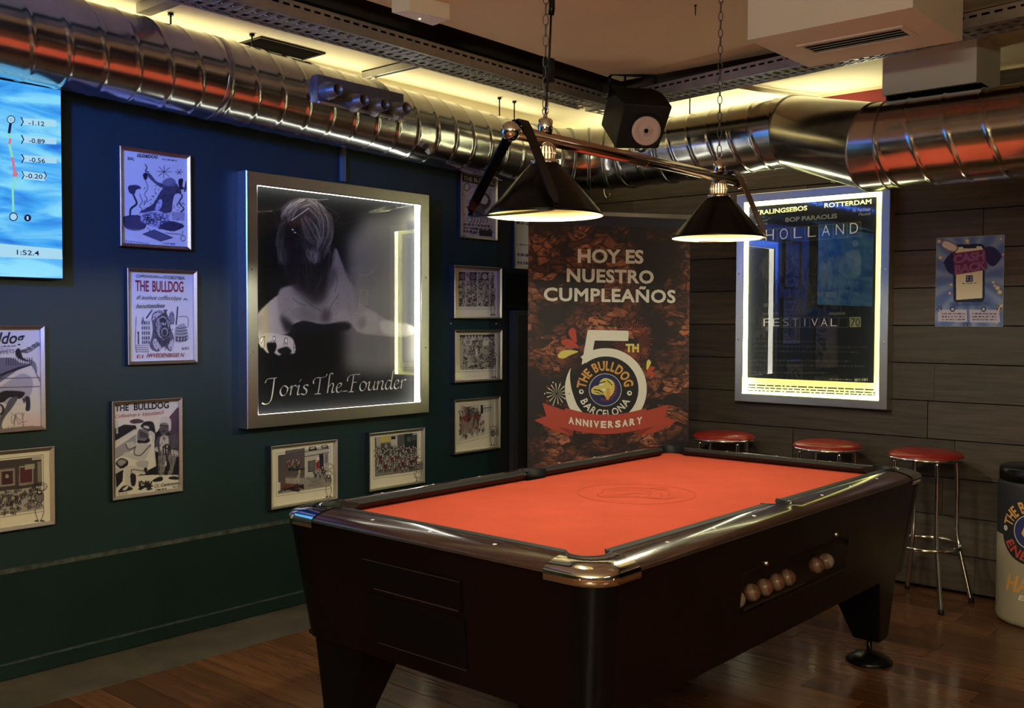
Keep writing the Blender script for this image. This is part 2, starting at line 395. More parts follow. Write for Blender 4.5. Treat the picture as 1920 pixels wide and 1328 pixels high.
# ================================================================== THE ROOM
OZ0 = 2.70
XR, YB = 7.2, -9.2            # far side and back of the room (behind the viewer)
# floor: grey concrete strip along the green wall, then planks running along x
fl = struct('floor', MB().box(0, XR, YB, 0.1, -.06, -.012), 'gap')
struct('concrete_strip', MB().box(0, .372, YB, 0, -.012, 0), 'concrete', fl)
def plank_mesh(L, Wd):
    mb = MB(); e = .0015
    v = [(0, 0, -.012), (L, 0, -.012), (L, Wd, -.012), (0, Wd, -.012), (e, e, 0), (L - e, e, 0), (L - e, Wd - e, 0), (e, Wd - e, 0)]
    return mb.hexa(v)
protos = []
for L in (1.2, .8, 1.6):
    protos.append((L, plank_mesh(L, .128)))
pm = {}
y = -.128; row = 0
while y > -5.0:
    x = .374 - random.uniform(0, .5)
    while x < 4.2:
        L = random.choice((.8, 1.2, 1.6)); xs = max(x, .374); xe = min(x + L, 4.2)
        if xe - xs > .05:
            Lr = round(xe - xs, 2); key = Lr
            if key not in pm:
                o = plank_mesh(Lr, .128).build('floor_plank', 'floor', fl); o.location = (xs, y, 0); pm[key] = o
            else:
                o = pm[key].copy(); COL.objects.link(o); o.location = (xs, y, 0)
        x += L
    y -= .1295; row += 1
tag(MB().box(4.2, XR, YB, .1, -.012, 0).add([(.372, YB, 0), (4.2, YB, 0), (4.2, y + .128, 0), (.372, y + .128, 0)], [(0, 1, 2, 3)]).build('floor_boards_beyond', 'floor', fl), kind='stuff')

# green wall
wl = struct('wall_left', MB().box(-.12, 0, YB, .12, .43, 3.0), 'green')
struct('dado_panel', MB().box(-.12, .014, YB, 0, 0, .425), 'green_low', wl)
struct('dado_ledge', MB().box(-.01, .016, YB, 0, .418, .436), 'worn', wl)
struct('baseboard_left', MB().box(.0, .026, YB, 0, .004, .066), 'green_low', None)
struct('trim_1', MB().box(.0, .028, YB, 0, .062, .068), 'worn', None)
struct('dark_wall_sheet', MB().box(.0, .003, -.93, -.012, .44, 2.5), 'flat_black', wl)  # thin dark sheet over the wall beside and behind the banner
struct('upper_band', MB().box(.0, .006, YB, 0, 2.5, OZ0), 'ceil', wl)
# planked wall
wr = struct('wall_right', MB().box(-.12, XR, .022, .12, 0, 3.0), 'gap')
pw = {}
for r in range(13):
    x = -random.uniform(0, .9); z0 = r * .2 + .0
    while x < 4.6:
        L = random.choice((.9, 1.2, 1.5, 1.8)); xs = max(0, x); xe = min(4.6, x + L); Lr = round(xe - xs, 1)
        if xe - xs > .04:
            mb = MB(); e = .003; t = random.choice((0, .002, .004))
            o = mb.hexa([(xs + .001, 0, z0 + .002), (xe - .002, 0, z0 + .002), (xe - .002, .022, z0), (xs, .022, z0),
                         (xs + .001, 0, z0 + .196), (xe - .002, 0, z0 + .196), (xe - .002, .022, z0 + .198), (xs, .022, z0 + .198)]).build('wall_plank', 'wood_wall', wr)
            o.location = (0, t - .002, 0)
        x += L
struct('red_band', MB().box(1.6, 2.4, -.004, .022, 2.6, 2.75), 'redwall', wr)
struct('brown_band', MB().box(0, 1.6, -.004, .022, 2.6, 2.75).box(2.4, 4.6, -.004, .022, 2.6, 2.75), 'wood_wall', wr)
struct('cable_trim', MB().box(0, 4.6, -.012, -.004, 2.685, 2.70), 'ceil', wr)
struct('baseboard_right', MB().box(.0, 4.6, -.012, 0, 0, .012), 'gap')
struct('wall_back', MB().box(0, XR, YB - .12, YB, 0, 3.0), mat('dark_red_back_wall', (.05, .02, .018), .6, var=.3, scale=2))
struct('wall_far', MB().box(XR, XR + .12, YB, .1, 0, 3.0), mat('dark_brown_far_wall', (.035, .025, .02), .6, var=.3, scale=2))

# ceiling: inner cream field, dark slot, lit outer band along both walls
CZ, OZ = 2.72, 2.70
c_in = struct('ceiling', MB().box(.895, XR, YB, -.93, CZ, CZ + .03), 'ceil_in')
struct('ceiling_band', MB().box(0, .60, YB, 0, OZ, OZ + .03).box(.60, XR, -.70, 0, OZ, OZ + .03), 'ceil', c_in)
sl = MB()
sl.box(.60, .895, YB, -.70, 2.92, 2.95).box(.895, XR, -.93, -.70, 2.92, 2.95)
sl.box(.60, .61, YB, -.70, OZ + .03, 2.92).box(.885, .895, YB, -.93, CZ + .03, 2.92).box(.895, XR, -.935, -.93, CZ + .03, 2.92).box(.60, XR, -.71, -.70, OZ + .03, 2.92)
struct('ceiling_slot', sl, 'slot', c_in)

# hatch in the outer band
h = MB(); a = onz(479, 74, OZ); b = onz(612, 99, OZ)
hx0, hx1, hy0, hy1 = .0, .115, -2.60, -2.20
t = thing('ceiling_hatch', 'dark open ceiling hatch above the duct beside the cable tray', 'hatch', (.1, -2.57, OZ))
MB().box(.01, .185, -2.75, -2.39, OZ - .003, OZ - .001).build('opening', 'gap', t)
fr = MB()
for q in ((.01, .19, -2.755, -2.75), (.01, .19, -2.39, -2.385), (.185, .19, -2.75, -2.39)): fr.box(*q, OZ - .008, OZ)
fr.build('hatch_frame', 'slot', t)

# ------------------------------------------------------------------ ventilation duct
duct = thing('ventilation_duct', 'big silver spiral steel ventilation duct running along both walls under the ceiling', 'duct', (.19, -.42, 2.4))
def spiral(p0, p1, r0, r1, pitch, name='duct_pipe', n=72, step=.007, helix=True):
    p0, p1 = Vector(p0), Vector(p1); ax = (p1 - p0); L = ax.length; ax.normalize()
    e1 = ax.cross(Vector((0, 0, 1))).normalized(); e2 = ax.cross(e1); k = int(L / step); rows = []
    for i in range(k + 1):
        s_ = L * i / k; rr = r0 + (r1 - r0) * i / k; row_ = []
        for j in range(n):
            th = 2 * PI * j / n
            ph = ((s_ - (pitch * .35 * math.sin(th) if helix else 0)) / pitch) % 1.0
            dd = min(ph, 1 - ph) * pitch; bump = .0042 * math.exp(-(dd / .0065) ** 2)
            bump += .0004 * math.sin(3 * th + s_ * 9) * (1 if helix else .5)
            R_ = rr + bump; row_.append(p0 + ax * s_ + (e1 * math.cos(th) + e2 * math.sin(th)) * R_)
        rows.append(row_)
    return MB().grid(rows, True, True).build(name, 'galv', duct)
LA = Vector((.19, -4.95, 2.517)); LB = Vector((.19, -.86, 2.402))
RA = Vector((.62, -.42, 2.408)); 
k1 = Vector((1.655, -.42, 2.428)); k2 = Vector((2.235, -.78, 2.236)); k3 = Vector((4.3, -.78, 2.236))
spiral(LA, LB, .177, .175, .137)
spiral(RA, k1 - Vector((.05, 0, .001)), .186, .186, .125)
def ring_at(c, nrm, r, wd=.03, th=.006, name='joint_band', m='galv_seam'):
    nrm = Vector(nrm).normalized()
    return MB().lathe(c, [(r, -wd / 2), (r + th, -wd / 2 + .004), (r + th * .6, 0), (r + th, wd / 2 - .004), (r, wd / 2)], 64, nrm).build(name, m, duct)
# elbow in the corner: gores
cen = Vector((RA.x, LB.y, 0)); Rr = .43; G = 5; prev = None
def ringpts(c, nrm, r, n=64):
    nrm = nrm.normalized(); e1 = nrm.cross(Vector((0, 0, 1))).normalized(); e2 = nrm.cross(e1)
    return [c + (e1 * math.cos(2 * PI * j / n) + e2 * math.sin(2 * PI * j / n)) * r for j in range(n)]
gp = []
for i in range(G + 1):
    an = PI - (PI / 2) * i / G; c = Vector((cen.x + .43 * math.cos(an), cen.y + .44 * math.sin(an), LB.z + (RA.z - LB.z) * i / G))
    nrm = Vector((-math.sin(an) * -1, -math.cos(an) * 1, 0)); nrm = Vector((math.sin(an), -math.cos(an), 0)); gp.append((c, nrm, .178 + .009 * i / G))
for i in range(G):
    (c0, n0, r0), (c1, n1, r1) = gp[i], gp[i + 1]
    MB().grid([ringpts(c0, n0, r0), ringpts(c0 * .93 + c1 * .07, n0 * .93 + n1 * .07, r0 - .002), ringpts(c0 * .07 + c1 * .93, n0 * .07 + n1 * .93, r1 - .002), ringpts(c1, n1, r1)], True, True).build('elbow_gore', 'galv', duct)
for c0, n0, r0 in gp: ring_at(c0, n0, r0, .022, .005)
# offset piece and the wide run
def seg(p0, n0, r0, p1, n1, r1, name='offset_pipe'):
    rows = [[a_ * (1 - t_) + b_ * t_ for a_, b_ in zip(ringpts(p0, n0, r0), ringpts(p1, n1, r1))] for t_ in (0, .5, 1)]
    return MB().grid(rows, True, True).build(name, 'galv', duct)
ax0 = (k1 - RA).normalized(); ax1 = (k2 - k1).normalized(); ax2 = (k3 - k2).normalized()
seg(k1, ax0 + ax1, .188, k2, ax1 + ax2, .203)
seg(k1 - ax0 * .05, ax0, .186, k1, ax0 + ax1, .188, 'duct_collar'); seg(k2, ax1 + ax2, .203, k2 + ax2 * .07, ax2, .2, 'duct_collar')
ring_at(k1, ax0 + ax1, .188, .012, .005); ring_at(k2, ax1 + ax2, .203, .012, .005)
ring_at(k2 + Vector((.07, 0, 0)), ax2, .201, .01, .004)
spiral(k2 + Vector((.07, .0, 0)), k3, .2, .2, .158)
ring_at(Vector((.19, -3.02, 2.517 - .028 * 1.93)), (0, 1, -.028), .177, .03, .003)
ring_at(LB + Vector((0, .0, 0)), (0, 1, 0), .178, .05, .008)
ring_at(Vector((.90, -.42, 2.413)), (1, 0, 0), .187, .03, .006)
MB().lathe((.82, -.60, 2.44), [(.001, .03), (.05, .028), (.055, .022), (.055, -.03)], 28, (0, -1, .15)).build('access_cap', 'galv_seam', duct)
for px, py, ya in ((935, 190, -1.13), (330, 58, -3.2), (440, 70, -2.8), (969, 200, -1.0)):
    zc = 2.40 - .028 * (ya + .86)
    MB().tube([(.19, ya, zc + .17), (.19, ya, OZ)], .004, 8).lathe((.19, ya, OZ - .012), [(.012, 0), (.012, .012)], 10, caps=True).build('hanger_rod', 'black_metal', duct)
for xa in (.80, 1.02): MB().tube([(xa, -.42, 2.58), (xa, -.42, OZ)], .004, 8).build('hanger_rod', 'black_metal', duct)
MB().lathe((.19 + .135, -1.83, 2.43 - .135), [(.02, 0), (.018, .02), (.006, .022), (.006, .03)], 14, (1, 0, -1), caps=True).build('damper_screw', 'galv_seam', duct)

# nozzle block on the duct
def atx(px, py, X):
    r = ray(px, py); t_ = (X - CAM.x) / r.x; return CAM + r * t_
pc = [atx(595, 131, .385), atx(592, 188, .385), atx(757, 229, .385), atx(768, 186, .385)]
yy0, yy1 = pc[0].y, pc[2].y; zz1 = (pc[0].z + pc[3].z) / 2; zz0 = (pc[1].z + pc[2].z) / 2
nbm = mat('grey_painted_metal', (.16, .15, .15), .38, .6, var=.2, scale=15)
nb = MB().box(.30, .385, yy0, yy1, zz0, zz1).build('nozzle_plate', nbm, duct, bevel=.004)
lip = MB().box(.385, .40, yy0, yy1, zz0 - .004, zz0 + .006); lip.build('plate_lip', 'alu', nb)
for px, py in ((634, 167), (683, 187), (722, 196), (762, 203)):
    P = atx(px, py, .468); c = Vector((0, P.y, P.z))
    o = MB().lathe(c, [(.048, .385), (.046, .400), (.036, .412), (.034, .430), (.030, .432), (.029, .470), (.025, .470), (.025, .40)], 28, (1, 0, 0)).build('nozzle', nbm, nb)
    MB().lathe(c, [(.0005, .405), (.025, .405)], 24, (1, 0, 0)).build('nozzle_mouth', 'gap', nb)
for dy in (.0, .03, .06): MB().lathe((.385, yy1 - .03 - dy, zz0 - .012), [(.006, 0), (.006, .012)], 10, caps=True).build('wing_nut', 'galv_seam', nb)

# ------------------------------------------------------------------ cable trays
def tray(name, label, P0, P1, side, wd, group):
    """P0->P1 along the room-side lower edge; side = unit vector towards the wall"""
    P0, P1, side = Vector(P0), Vector(P1), Vector(side); ax = (P1 - P0); L = ax.length; ax.normalize(); t = thing(name, label, 'cable tray', tuple(P0), group)
    n = int(L / .05)
    Q = lambda s_, w_, z_: P0 + ax * s_ + side * w_ + Vector((0, 0, z_))
    def bar(mb, s0, s1, w0, w1, z0, z1):
        mb.hexa([Q(s0, w0, z0), Q(s1, w0, z0), Q(s1, w1, z0), Q(s0, w1, z0), Q(s0, w0, z1), Q(s1, w0, z1), Q(s1, w1, z1), Q(s0, w1, z1)])
    # side rail with real slots: strips above and below, webs between
    for k, w0 in enumerate((0, wd - .0015)):
        mb = MB(); bar(mb, 0, L, w0, w0 + .0015, 0, .036); bar(mb, 0, L, w0, w0 + .0015, .046, .06)
        for i in range(n + 1): bar(mb, max(0, i * .05 - .009), min(L, i * .05 + .009), w0, w0 + .0015, .036, .046)
        mb.build('side_rail', 'tray', t)
        mb = MB(); bar(mb, 0, L, w0 + (.0015 if k == 0 else -.010), w0 + (.012 if k == 0 else 0), .0585, .06); mb.build('rail_lip', 'alu', t)
    mb = MB()     # perforated base: longitudinal ribs plus cross rungs, gaps left open
    for a_, b_ in ((0, .022), (.036, .05), (wd - .05, wd - .036), (wd - .022, wd)): bar(mb, 0, L, a_, b_, -.0015, 0)
    bar(mb, 0, L, wd * .42, wd * .58, -.0015, 0)
    for i in range(n + 1):
        s0 = i * .05; bar(mb, max(0, s0 - .012), min(L, s0 + .012), 0, wd, -.0012, .0)
    mb.build('perforated_base', 'tray', t)
    mb = MB()     # stamped ridges under the base
    for i in range(n):
        s0 = i * .05 + .012
        bar(mb, s0, s0 + .028, .020, .023, -.004, -.001); bar(mb, s0, s0 + .028, .036, .039, -.004, -.001)
        bar(mb, s0 + .02, s0 + .048, wd - .04, wd - .037, -.004, -.001); bar(mb, s0 + .02, s0 + .048, wd - .018, wd - .015, -.004, -.001)
        bar(mb, s0 + .0, s0 + .003, .045, wd * .55, -.004, -.001)
    tag(mb.build('stamped_ridges', 'alu', t), kind='stuff')
    return t, Q, L
T1, Q1, L1 = tray('cable_tray', 'long slotted zinc cable tray under the ceiling above the green wall', (.818, -4.95, 2.60), (.818, -.96, 2.60), (-1, 0, 0), .195, 'slotted cable trays under the ceiling')
T2, Q2, L2 = tray('cable_tray', 'slotted zinc cable tray under the ceiling above the planked wall', (.63, -.90, 2.60), (4.0, -1.36, 2.60), (.14, .99, 0), .18, 'slotted cable trays under the ceiling')
for k in range(7):
    o_ = .04 + k * .02; zz = .052 + (k % 3) * .022
    pts = [Q1(L1 * i / 40, o_ + .002 * math.sin(i * .7), zz + .001 * math.sin(i * .45)) for i in range(41)]
    c = MB().tube(pts, .009, 7).build('power_cable', 'rubber', None); tag(c, 'black power cable lying in the tray above the green wall', 'cable', 'black cables in the long tray')
for k in range(4):
    o_ = .04 + k * .025; zz = .05 + (k % 2) * .024
    pts = [Q2(L2 * i / 40, o_ + .002 * math.sin(i * .9), zz + .001 * math.sin(i * .6)) for i in range(41)]
    c = MB().tube(pts, .009, 7).build('power_cable', 'rubber', None); tag(c, 'black power cable lying in the tray above the planked wall', 'cable', 'black cables in the planked wall tray')
# strut channel on the ceiling band
st = thing('strut_channel', 'grey steel strut channel fixed across the lit ceiling band', 'strut', (.4, -2.1, OZ))
a, b = onz(612, 173, OZ - .02), onz(742, 112, OZ - .02)
ya = (a.y + b.y) / 2
MB().box(.05, .62, ya - .02, ya - .014, OZ - .04, OZ - .001).box(.05, .62, ya + .014, ya + .02, OZ - .04, OZ - .001).box(.05, .62, ya - .02, ya + .02, OZ - .006, OZ - .001).build('channel', 'tray', st)
cc = onz(694, 145, OZ - .045)
MB().lathe((cc.x, ya, OZ - .055), [(.016, 0), (.016, .012)], 6, caps=True, smooth=False).lathe((cc.x, ya, OZ - .075), [(.006, 0), (.006, .03)], 10, caps=True).build('bolt', 'chrome', st)
for (xa, ya_) in ((0, -3.42), ):
    o = MB().tube([(.35, -3.55, OZ - .012), (.62, -3.42, OZ - .012)], .010, 8).build('black_ceiling_pipe', 'rubber', None); tag(o, 'thin black pipe crossing the ceiling at the top left', 'pipe')
    o = MB().box(.20, .62, -3.36, -3.30, OZ - .04, OZ - .001).build('blue_grey_strut', 'tray', None); tag(o, 'wide grey metal strut crossing the ceiling at the top left', 'strut')
o = MB().tube([(1.38, -.70, OZ - .02), (1.50, -.30, OZ - .02), (1.62, -.06, OZ - .03), (1.64, -.03, OZ - .10)], .014, 12).build('ceiling_conduit', 'conduit', None)
tag(o, 'white plastic conduit crossing the bright ceiling above the duct bend', 'pipe')
# conduits on the walls
a = LW.m(645, 276, .02); b = LW.m(650, 341, .02)
o = MB().wbox(LW, a[0] - .012, a[0] + .012, b[1], 2.45, .0, .022).build('wall_conduit', 'conduit', None); tag(o, 'narrow trunking on the green wall above the dog lightbox', 'conduit')
o.data.materials[0] = mat('greenish_trunking', (.10, .13, .12), .5)
a = RW.m(1572, 312, .03); b = RW.m(1562, 343, .03)
o = MB().tube([RW.p(b[0], b[1], .03), RW.p(a[0] + .01, a[1] + .06, .03)], .013, 12).build('wall_conduit', 'conduit', None); tag(o, 'short white plastic pipe stub above the yellow lightbox', 'conduit')
hk = RW.m(1137, 355, .02); hp = [RW.p(hk[0] - .02, hk[1] + .05, .02), RW.p(hk[0] - .018, hk[1] - .02, .02), RW.p(hk[0], hk[1] - .055, .02), RW.p(hk[0] + .025, hk[1] - .05, .02), RW.p(hk[0] + .028, hk[1] - .03, .02)]
o = MB().tube(smooth([tuple(q) for q in hp], 5), .004, 8).build('wall_hook', 'alu', None); tag(o, 'small metal hook hanging below the duct above the banner', 'hook')

# AC cassette box on the ceiling
ac = thing('ceiling_box', 'large white ceiling box with a slotted air grille', 'ceiling box', (2.5, -1.65, 2.5))
AX0, AX1, AY0, AY1, AZ = 2.178, 2.806, -1.925, -1.385, 2.5
MB().box(AX0, AX1, AY0, AY1, AZ, CZ + .001).build('casing', 'white_paint', ac, bevel=.004)
g4 = [onz(*q, AZ) for q in ((1495, 86), (1690, 46), (1718, 63), (1530, 103))]
gx0, gx1 = (g4[0].x + g4[3].x) / 2, (g4[1].x + g4[2].x) / 2; gy0, gy1 = (g4[0].y + g4[1].y) / 2, (g4[2].y + g4[3].y) / 2
gr = MB(); q = .018
for bx in ((gx0, gx1, gy0, gy0 + q), (gx0, gx1, gy1 - q, gy1), (gx0, gx0 + q, gy0 + q, gy1 - q), (gx1 - q, gx1, gy0 + q, gy1 - q)): gr.box(*bx, AZ - .006, AZ + .001)
fo = gr.build('grille_frame', 'white_paint', ac)
MB().box(gx0 + q, gx1 - q, gy0 + q, gy1 - q, AZ - .0012, AZ - .0006).build('grille_opening', 'gap', ac)
n = 4
for i in range(n):
    yv = gy0 + q + (gy1 - gy0 - 2 * q) * (i + .5) / n
    MB().hexa([(gx0 + q, yv - .006, AZ - .005), (gx1 - q, yv - .006, AZ - .005), (gx1 - q, yv - .002, AZ - .005), (gx0 + q, yv - .002, AZ - .005),
               (gx0 + q, yv + .000, AZ - .001), (gx1 - q, yv + .000, AZ - .001), (gx1 - q, yv + .004, AZ - .001), (gx0 + q, yv + .004, AZ - .001)]).build('grille_slat', 'white_paint', ac)
wb = thing('duct_boxing', 'white plaster boxing that drops from the ceiling onto the wide duct', 'boxing', (2.47, -.7, 2.47))
MB().box(2.258, 2.675, -.76, -.40, 2.475, OZ).build('boxing', 'white_paint', wb, bevel=.004)
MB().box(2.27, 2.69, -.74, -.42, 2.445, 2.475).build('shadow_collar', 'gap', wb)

# emergency light
el = thing('emergency_light', 'white ceiling emergency light with a tiny green indicator', 'emergency light', (1.05, -2.5, 2.64))
ez = 2.655; P = [onz(*q, ez) for q in ((767, 19), (844, 37), (812, 49), (734, 24))]
v = [(p_.x, p_.y, ez) for p_ in P]; v2 = [(p_.x, p_.y, CZ) for p_ in P]
MB().hexa([v[0], v[1], v[2], v[3], v2[0], v2[1], v2[2], v2[3]]).build('housing', 'white_plastic', el, bevel=.006)
c = onz(787, 35, ez); MB().lathe((c.x, c.y, ez - .003), [(.0005, 0), (.004, .0005), (.004, .004)], 12).build('indicator', 'led_green', el)
o = MB().lathe(tuple(onz(1304, 14, CZ - .01)), [(.006, .012), (.006, .006), (.0025, .004), (.0022, -.03), (.0005, -.034)], 10).build('ceiling_screw', 'black_metal', None); tag(o, 'single dark screw hanging out of the cream ceiling', 'screw')

# ================================================================== POOL TABLE
TX, TY, A_, B_ = 1.355 + .6445, -2.36, .6445, 1.15
tb = thing('pool_table', 'big dark pool table with red cloth, polished rails and chrome corners', 'pool table', (TX, TY, 0))
ZT = .785
def TP(x, y, z): return Vector((TX + x, TY + y, z))
# bed
px_, py_ = A_ - .145, B_ - .145
bed = MB(); NB = 40
def bed_outline():
    pts = []
    for sx, sy in ((1, 1), (-1, 1), (-1, -1), (1, -1)):
        cx, cy = sx * (px_ + .004), sy * (py_ + .004); base = math.atan2(sy, sx)
        arc = [(cx + .057 * math.cos(base + t_), cy + .057 * math.sin(base + t_)) for t_ in np.linspace(-1.45, 1.45, 14)]
        pts += arc
    return pts
ZC = .778
po = [(x * 1.0, y) for x, y in bed_outline()]
bed.add([TP(x, y, ZC) for x, y in po] + [TP(x, y, ZC - .02) for x, y in po], [tuple(range(len(po)))] + [(i, (i + 1) % len(po), len(po) + (i + 1) % len(po), len(po) + i) for i in range(len(po))])
bedo = bed.build('cloth', 'cloth', tb)
slab = MB().box(TX - A_ + .05, TX + A_ - .05, TY - B_ + .05, TY + B_ - .05, .730, .757); slab.build('slate', 'black_plastic', tb)
# emblem printed on the cloth
ec = onz(1193, 925, .779); em = MB(); R0 = .215
em.grid([[Vector((ec.x + (R0 + dr) * math.cos(2 * PI * j / 64), ec.y + (R0 + dr) * math.sin(2 * PI * j / 64), .7788)) for j in range(64)] for dr in (0, .003)], True, False)
def emb(pts, w_=.004):
    pts = smooth([(p_[0], p_[1], 0) for p_ in pts], 5)
    for (x0, y0, _), (x1, y1, _) in zip(pts[:-1], pts[1:]):
        d = Vector((x1 - x0, y1 - y0, 0)); 
        if d.length < 1e-6: continue
        nn = Vector((-d.y, d.x, 0)).normalized() * w_ / 2
        em.add([Vector((ec.x + x0, ec.y + y0, .779)) - nn, Vector((ec.x + x1, ec.y + y1, .779)) - nn, Vector((ec.x + x1, ec.y + y1, .779)) + nn, Vector((ec.x + x0, ec.y + y0, .779)) + nn], [(0, 1, 2, 3)])
th0 = math.radians(-49)
def rotp(l): return [(x * math.cos(-th0) - y * math.sin(-th0), x * math.sin(-th0) + y * math.cos(-th0)) for x, y in l]
for l in ([(-.12, .03), (-.10, .09), (-.03, .12), (.05, .11), (.11, .07), (.13, .01), (.10, -.06)], [(-.12, .03), (-.15, -.01), (-.14, -.06), (-.08, -.08), (-.02, -.07)],
          [(-.08, .05), (-.05, .07), (-.01, .06)], [(.03, .07), (.06, .04), (.05, -.02), (.02, -.08), (.05, -.11), (.08, -.07), (.09, .0)], [(-.10, .0), (-.06, -.02), (-.01, .0), (.03, -.02)],
          [(-.02, -.07), (.02, -.11), (.07, -.13), (.12, -.10)], [(.08, .09), (.13, .11), (.14, .07)], [(-.13, -.03), (-.09, -.05), (-.04, -.04)]): emb(rotp(l))
em.build('cloth_emblem', 'cloth_mark', tb)
# wooden rails with cushions, corner castings
def rail_long(sx):
    """full-length side rail with the notch of the side pocket"""
    ys = sorted(set([-B_ + .175, B_ - .175] + list(np.linspace(-B_ + .175, B_ - .175, 25)) + [.062 * math.sin(t_) for t_ in np.linspace(-PI / 2, PI / 2, 21)]))
    rows = []
    for y in ys:
        din = .10
        if abs(y) < .062: din = min(.10, .145 - .078 * math.sqrt(max(0, 1 - (y / .062) ** 2)))
        pr = [(.004, .780), (0, .783), (0, .786), (.004, .790), (.016, .798), (.045, .807), (max(.05, din - .012), .813), (din, .811), (din, .780)]
        rows.append([TP(sx * (A_ - min(d, din)), y, z) for d, z in pr])
    return MB().grid(rows, False, True).build('side_rail', 'rail', tb)
def rail_end(sy):
    rows = []
    for x in np.linspace(-A_ + .175, A_ - .175, 12):
        pr = [(.004, .780), (0, .783), (0, .786), (.004, .790), (.016, .798), (.045, .807), (.088, .813), (.10, .811), (.10, .780)]
        rows.append([TP(x, sy * (B_ - d), z) for d, z in pr])
    return MB().grid(rows, False, True).build('end_rail', 'rail', tb)
for s_ in (1, -1): rail_long(s_); rail_end(s_)
def cushion(f, t0, t1, cut0, cut1):
    """f(t,d,z): along the rail at t, distance d from outer edge"""
    pr = [(.100, .8115), (.112, .8125), (.132, .8110), (.145, .8060), (.143, .801), (.130, .785), (.110, .779), (.100, .779)]
    rows = []
    for u in (0, .02, .5, .98, 1):
        row_ = []
        for d, z in pr:
            k = (d - .10) / .045; a = t0 + cut0 * k; b = t1 - cut1 * k
            row_.append(f(a + (b - a) * u, d, z))
        rows.append(row_)
    MB().grid(rows, False, True).add([f(t0 + cut0 * (d - .1) / .045, d, z) for d, z in pr], [tuple(range(8))]).add([f(t1 - cut1 * (d - .1) / .045, d, z) for d, z in pr], [tuple(range(8))]).build('cushion', 'cushion', tb)
for sx in (1, -1):
    for y0, y1, c0, c1 in ((-B_ + .175, -.058, .046, .006), (.058, B_ - .175, .006, .046)):
        cushion(lambda t_, d, z: TP(sx * (A_ - d), t_, z), y0, y1, c0, c1)
for sy in (1, -1): cushion(lambda t_, d, z: TP(t_, sy * (B_ - d), z), -A_ + .175, A_ - .175, .046, .046)
def corner(sx, sy, m):
    R_, c_ = .09, .176; n = 24
    outer = [(A_, -B_ + c_)] + [(A_ - R_ + R_ * math.cos(t_), -B_ + R_ - R_ * math.sin(t_)) for t_ in np.linspace(0, PI / 2, n - 2)] + [(A_ - c_, -B_)]
    P = (px_ + .004, -py_ - .004); rr = .062
    inner = [(A_ - .10, -B_ + c_)] + [(P[0] + rr * math.cos(t_), P[1] + rr * math.sin(t_)) for t_ in np.linspace(.52, -PI / 2 - .52, n - 2)] + [(A_ - c_, -B_ + .10)]
    rows = []
    prof = [(0, .760, .004), (0, .763, -.002), (0, .785, -.003), (0, .791, 0), (.06, .797, 0), (.2, .803, 0), (.5, .811, 0), (.9, .815, 0), (1, .813, 0), (1, .775, 0)]
    cx, cy = A_ - .2, -B_ + .2
    for k, z, ins in prof:
        row_ = []
        for (ox, oy), (ix, iy) in zip(outer, inner):
            x = ox + (ix - ox) * k; y = oy + (iy - oy) * k; dx, dy = x - cx, y - cy; L_ = math.hypot(dx, dy)
            row_.append(TP(sx * (x - dx / L_ * ins), -sy * -1 * (y - dy / L_ * ins) * 1, z) if False else TP(sx * (x - dx / L_ * ins), (-sy) * (y - dy / L_ * ins), z))
        rows.append(row_)
    o = MB().grid(rows, False, True).build('corner_casting', m, tb)
    # liner
    rows = []
    for r_, z in ((rr + .001, .813), (rr - .003, .817), (rr - .008, .815), (rr - .009, .777)):
        rows.append([TP(sx * (P[0] + r_ * math.cos(t_)), (-sy) * (P[1] + r_ * math.sin(t_)), z) for t_ in np.linspace(.95, -PI / 2 - .95, 22)])
    MB().grid(rows, False, True).build('pocket_liner', 'rubber', tb)
    for t_ in (.3, PI / 2 - .3):
        x, y = A_ - R_ + (R_ + .001) * math.cos(t_), -B_ + R_ - (R_ + .001) * math.sin(t_)
        MB().lathe(TP(sx * x, (-sy) * y, .779), [(.0005, .003), (.004, .002), (.004, -.002)], 10, (sx * math.cos(t_), sy * math.sin(t_) * 1, 0)).build('casting_screw', 'chrome', tb)
for sx in (1, -1):
    for sy in (1, -1): corner(sx, sy, 'chrome')
for sx in (1, -1):     # side pockets
    rows = []; floor_ = []
    for k, z in ((1.0, .811), (.95, .8145), (.88, .813), (.86, .779)):
        rows.append([TP(sx * (A_ - .145 + .078 * k * math.cos(t_)), .062 * k * math.sin(t_), z) for t_ in np.linspace(-1.45, 1.45, 24)])
    MB().grid(rows, False, True).build('side_pocket_liner', 'rubber', tb)
    MB().add([TP(sx * (A_ - .143 + .075 * math.cos(t_)), .060 * math.sin(t_), .7795) for t_ in np.linspace(-PI / 2, PI / 2, 24)], [tuple(range(24))]).build('side_pocket_well', 'gap', tb)
def sight(x, y):
    MB().lathe(TP(x, y, .8085), [(.0005, .0014), (.005, .0012), (.0065, .001), (.0065, -.004)], 12).build('sight', 'pearl', tb)
for s_ in (1, -1):
    for k in (-.5, 0, .5): sight(px_ * k, s_ * (B_ - .060))
    for k in (-.75, -.5, -.25, .25, .5, .75): sight(s_ * (A_ - .060), py_ * k)
MB().grid([[TP(x, y, z) for x, y in ((A_ - .17, -B_ - .0015), (-A_ + .17, -B_ - .0015))] for z in (.7805, .7845)], False, False).grid([[TP(x, y, z) for x, y in ((A_ + .0015, -B_ + .175), (A_ + .0015, B_ - .175))] for z in (.7805, .7845)], False, False).build('rail_trim', 'alu', tb)

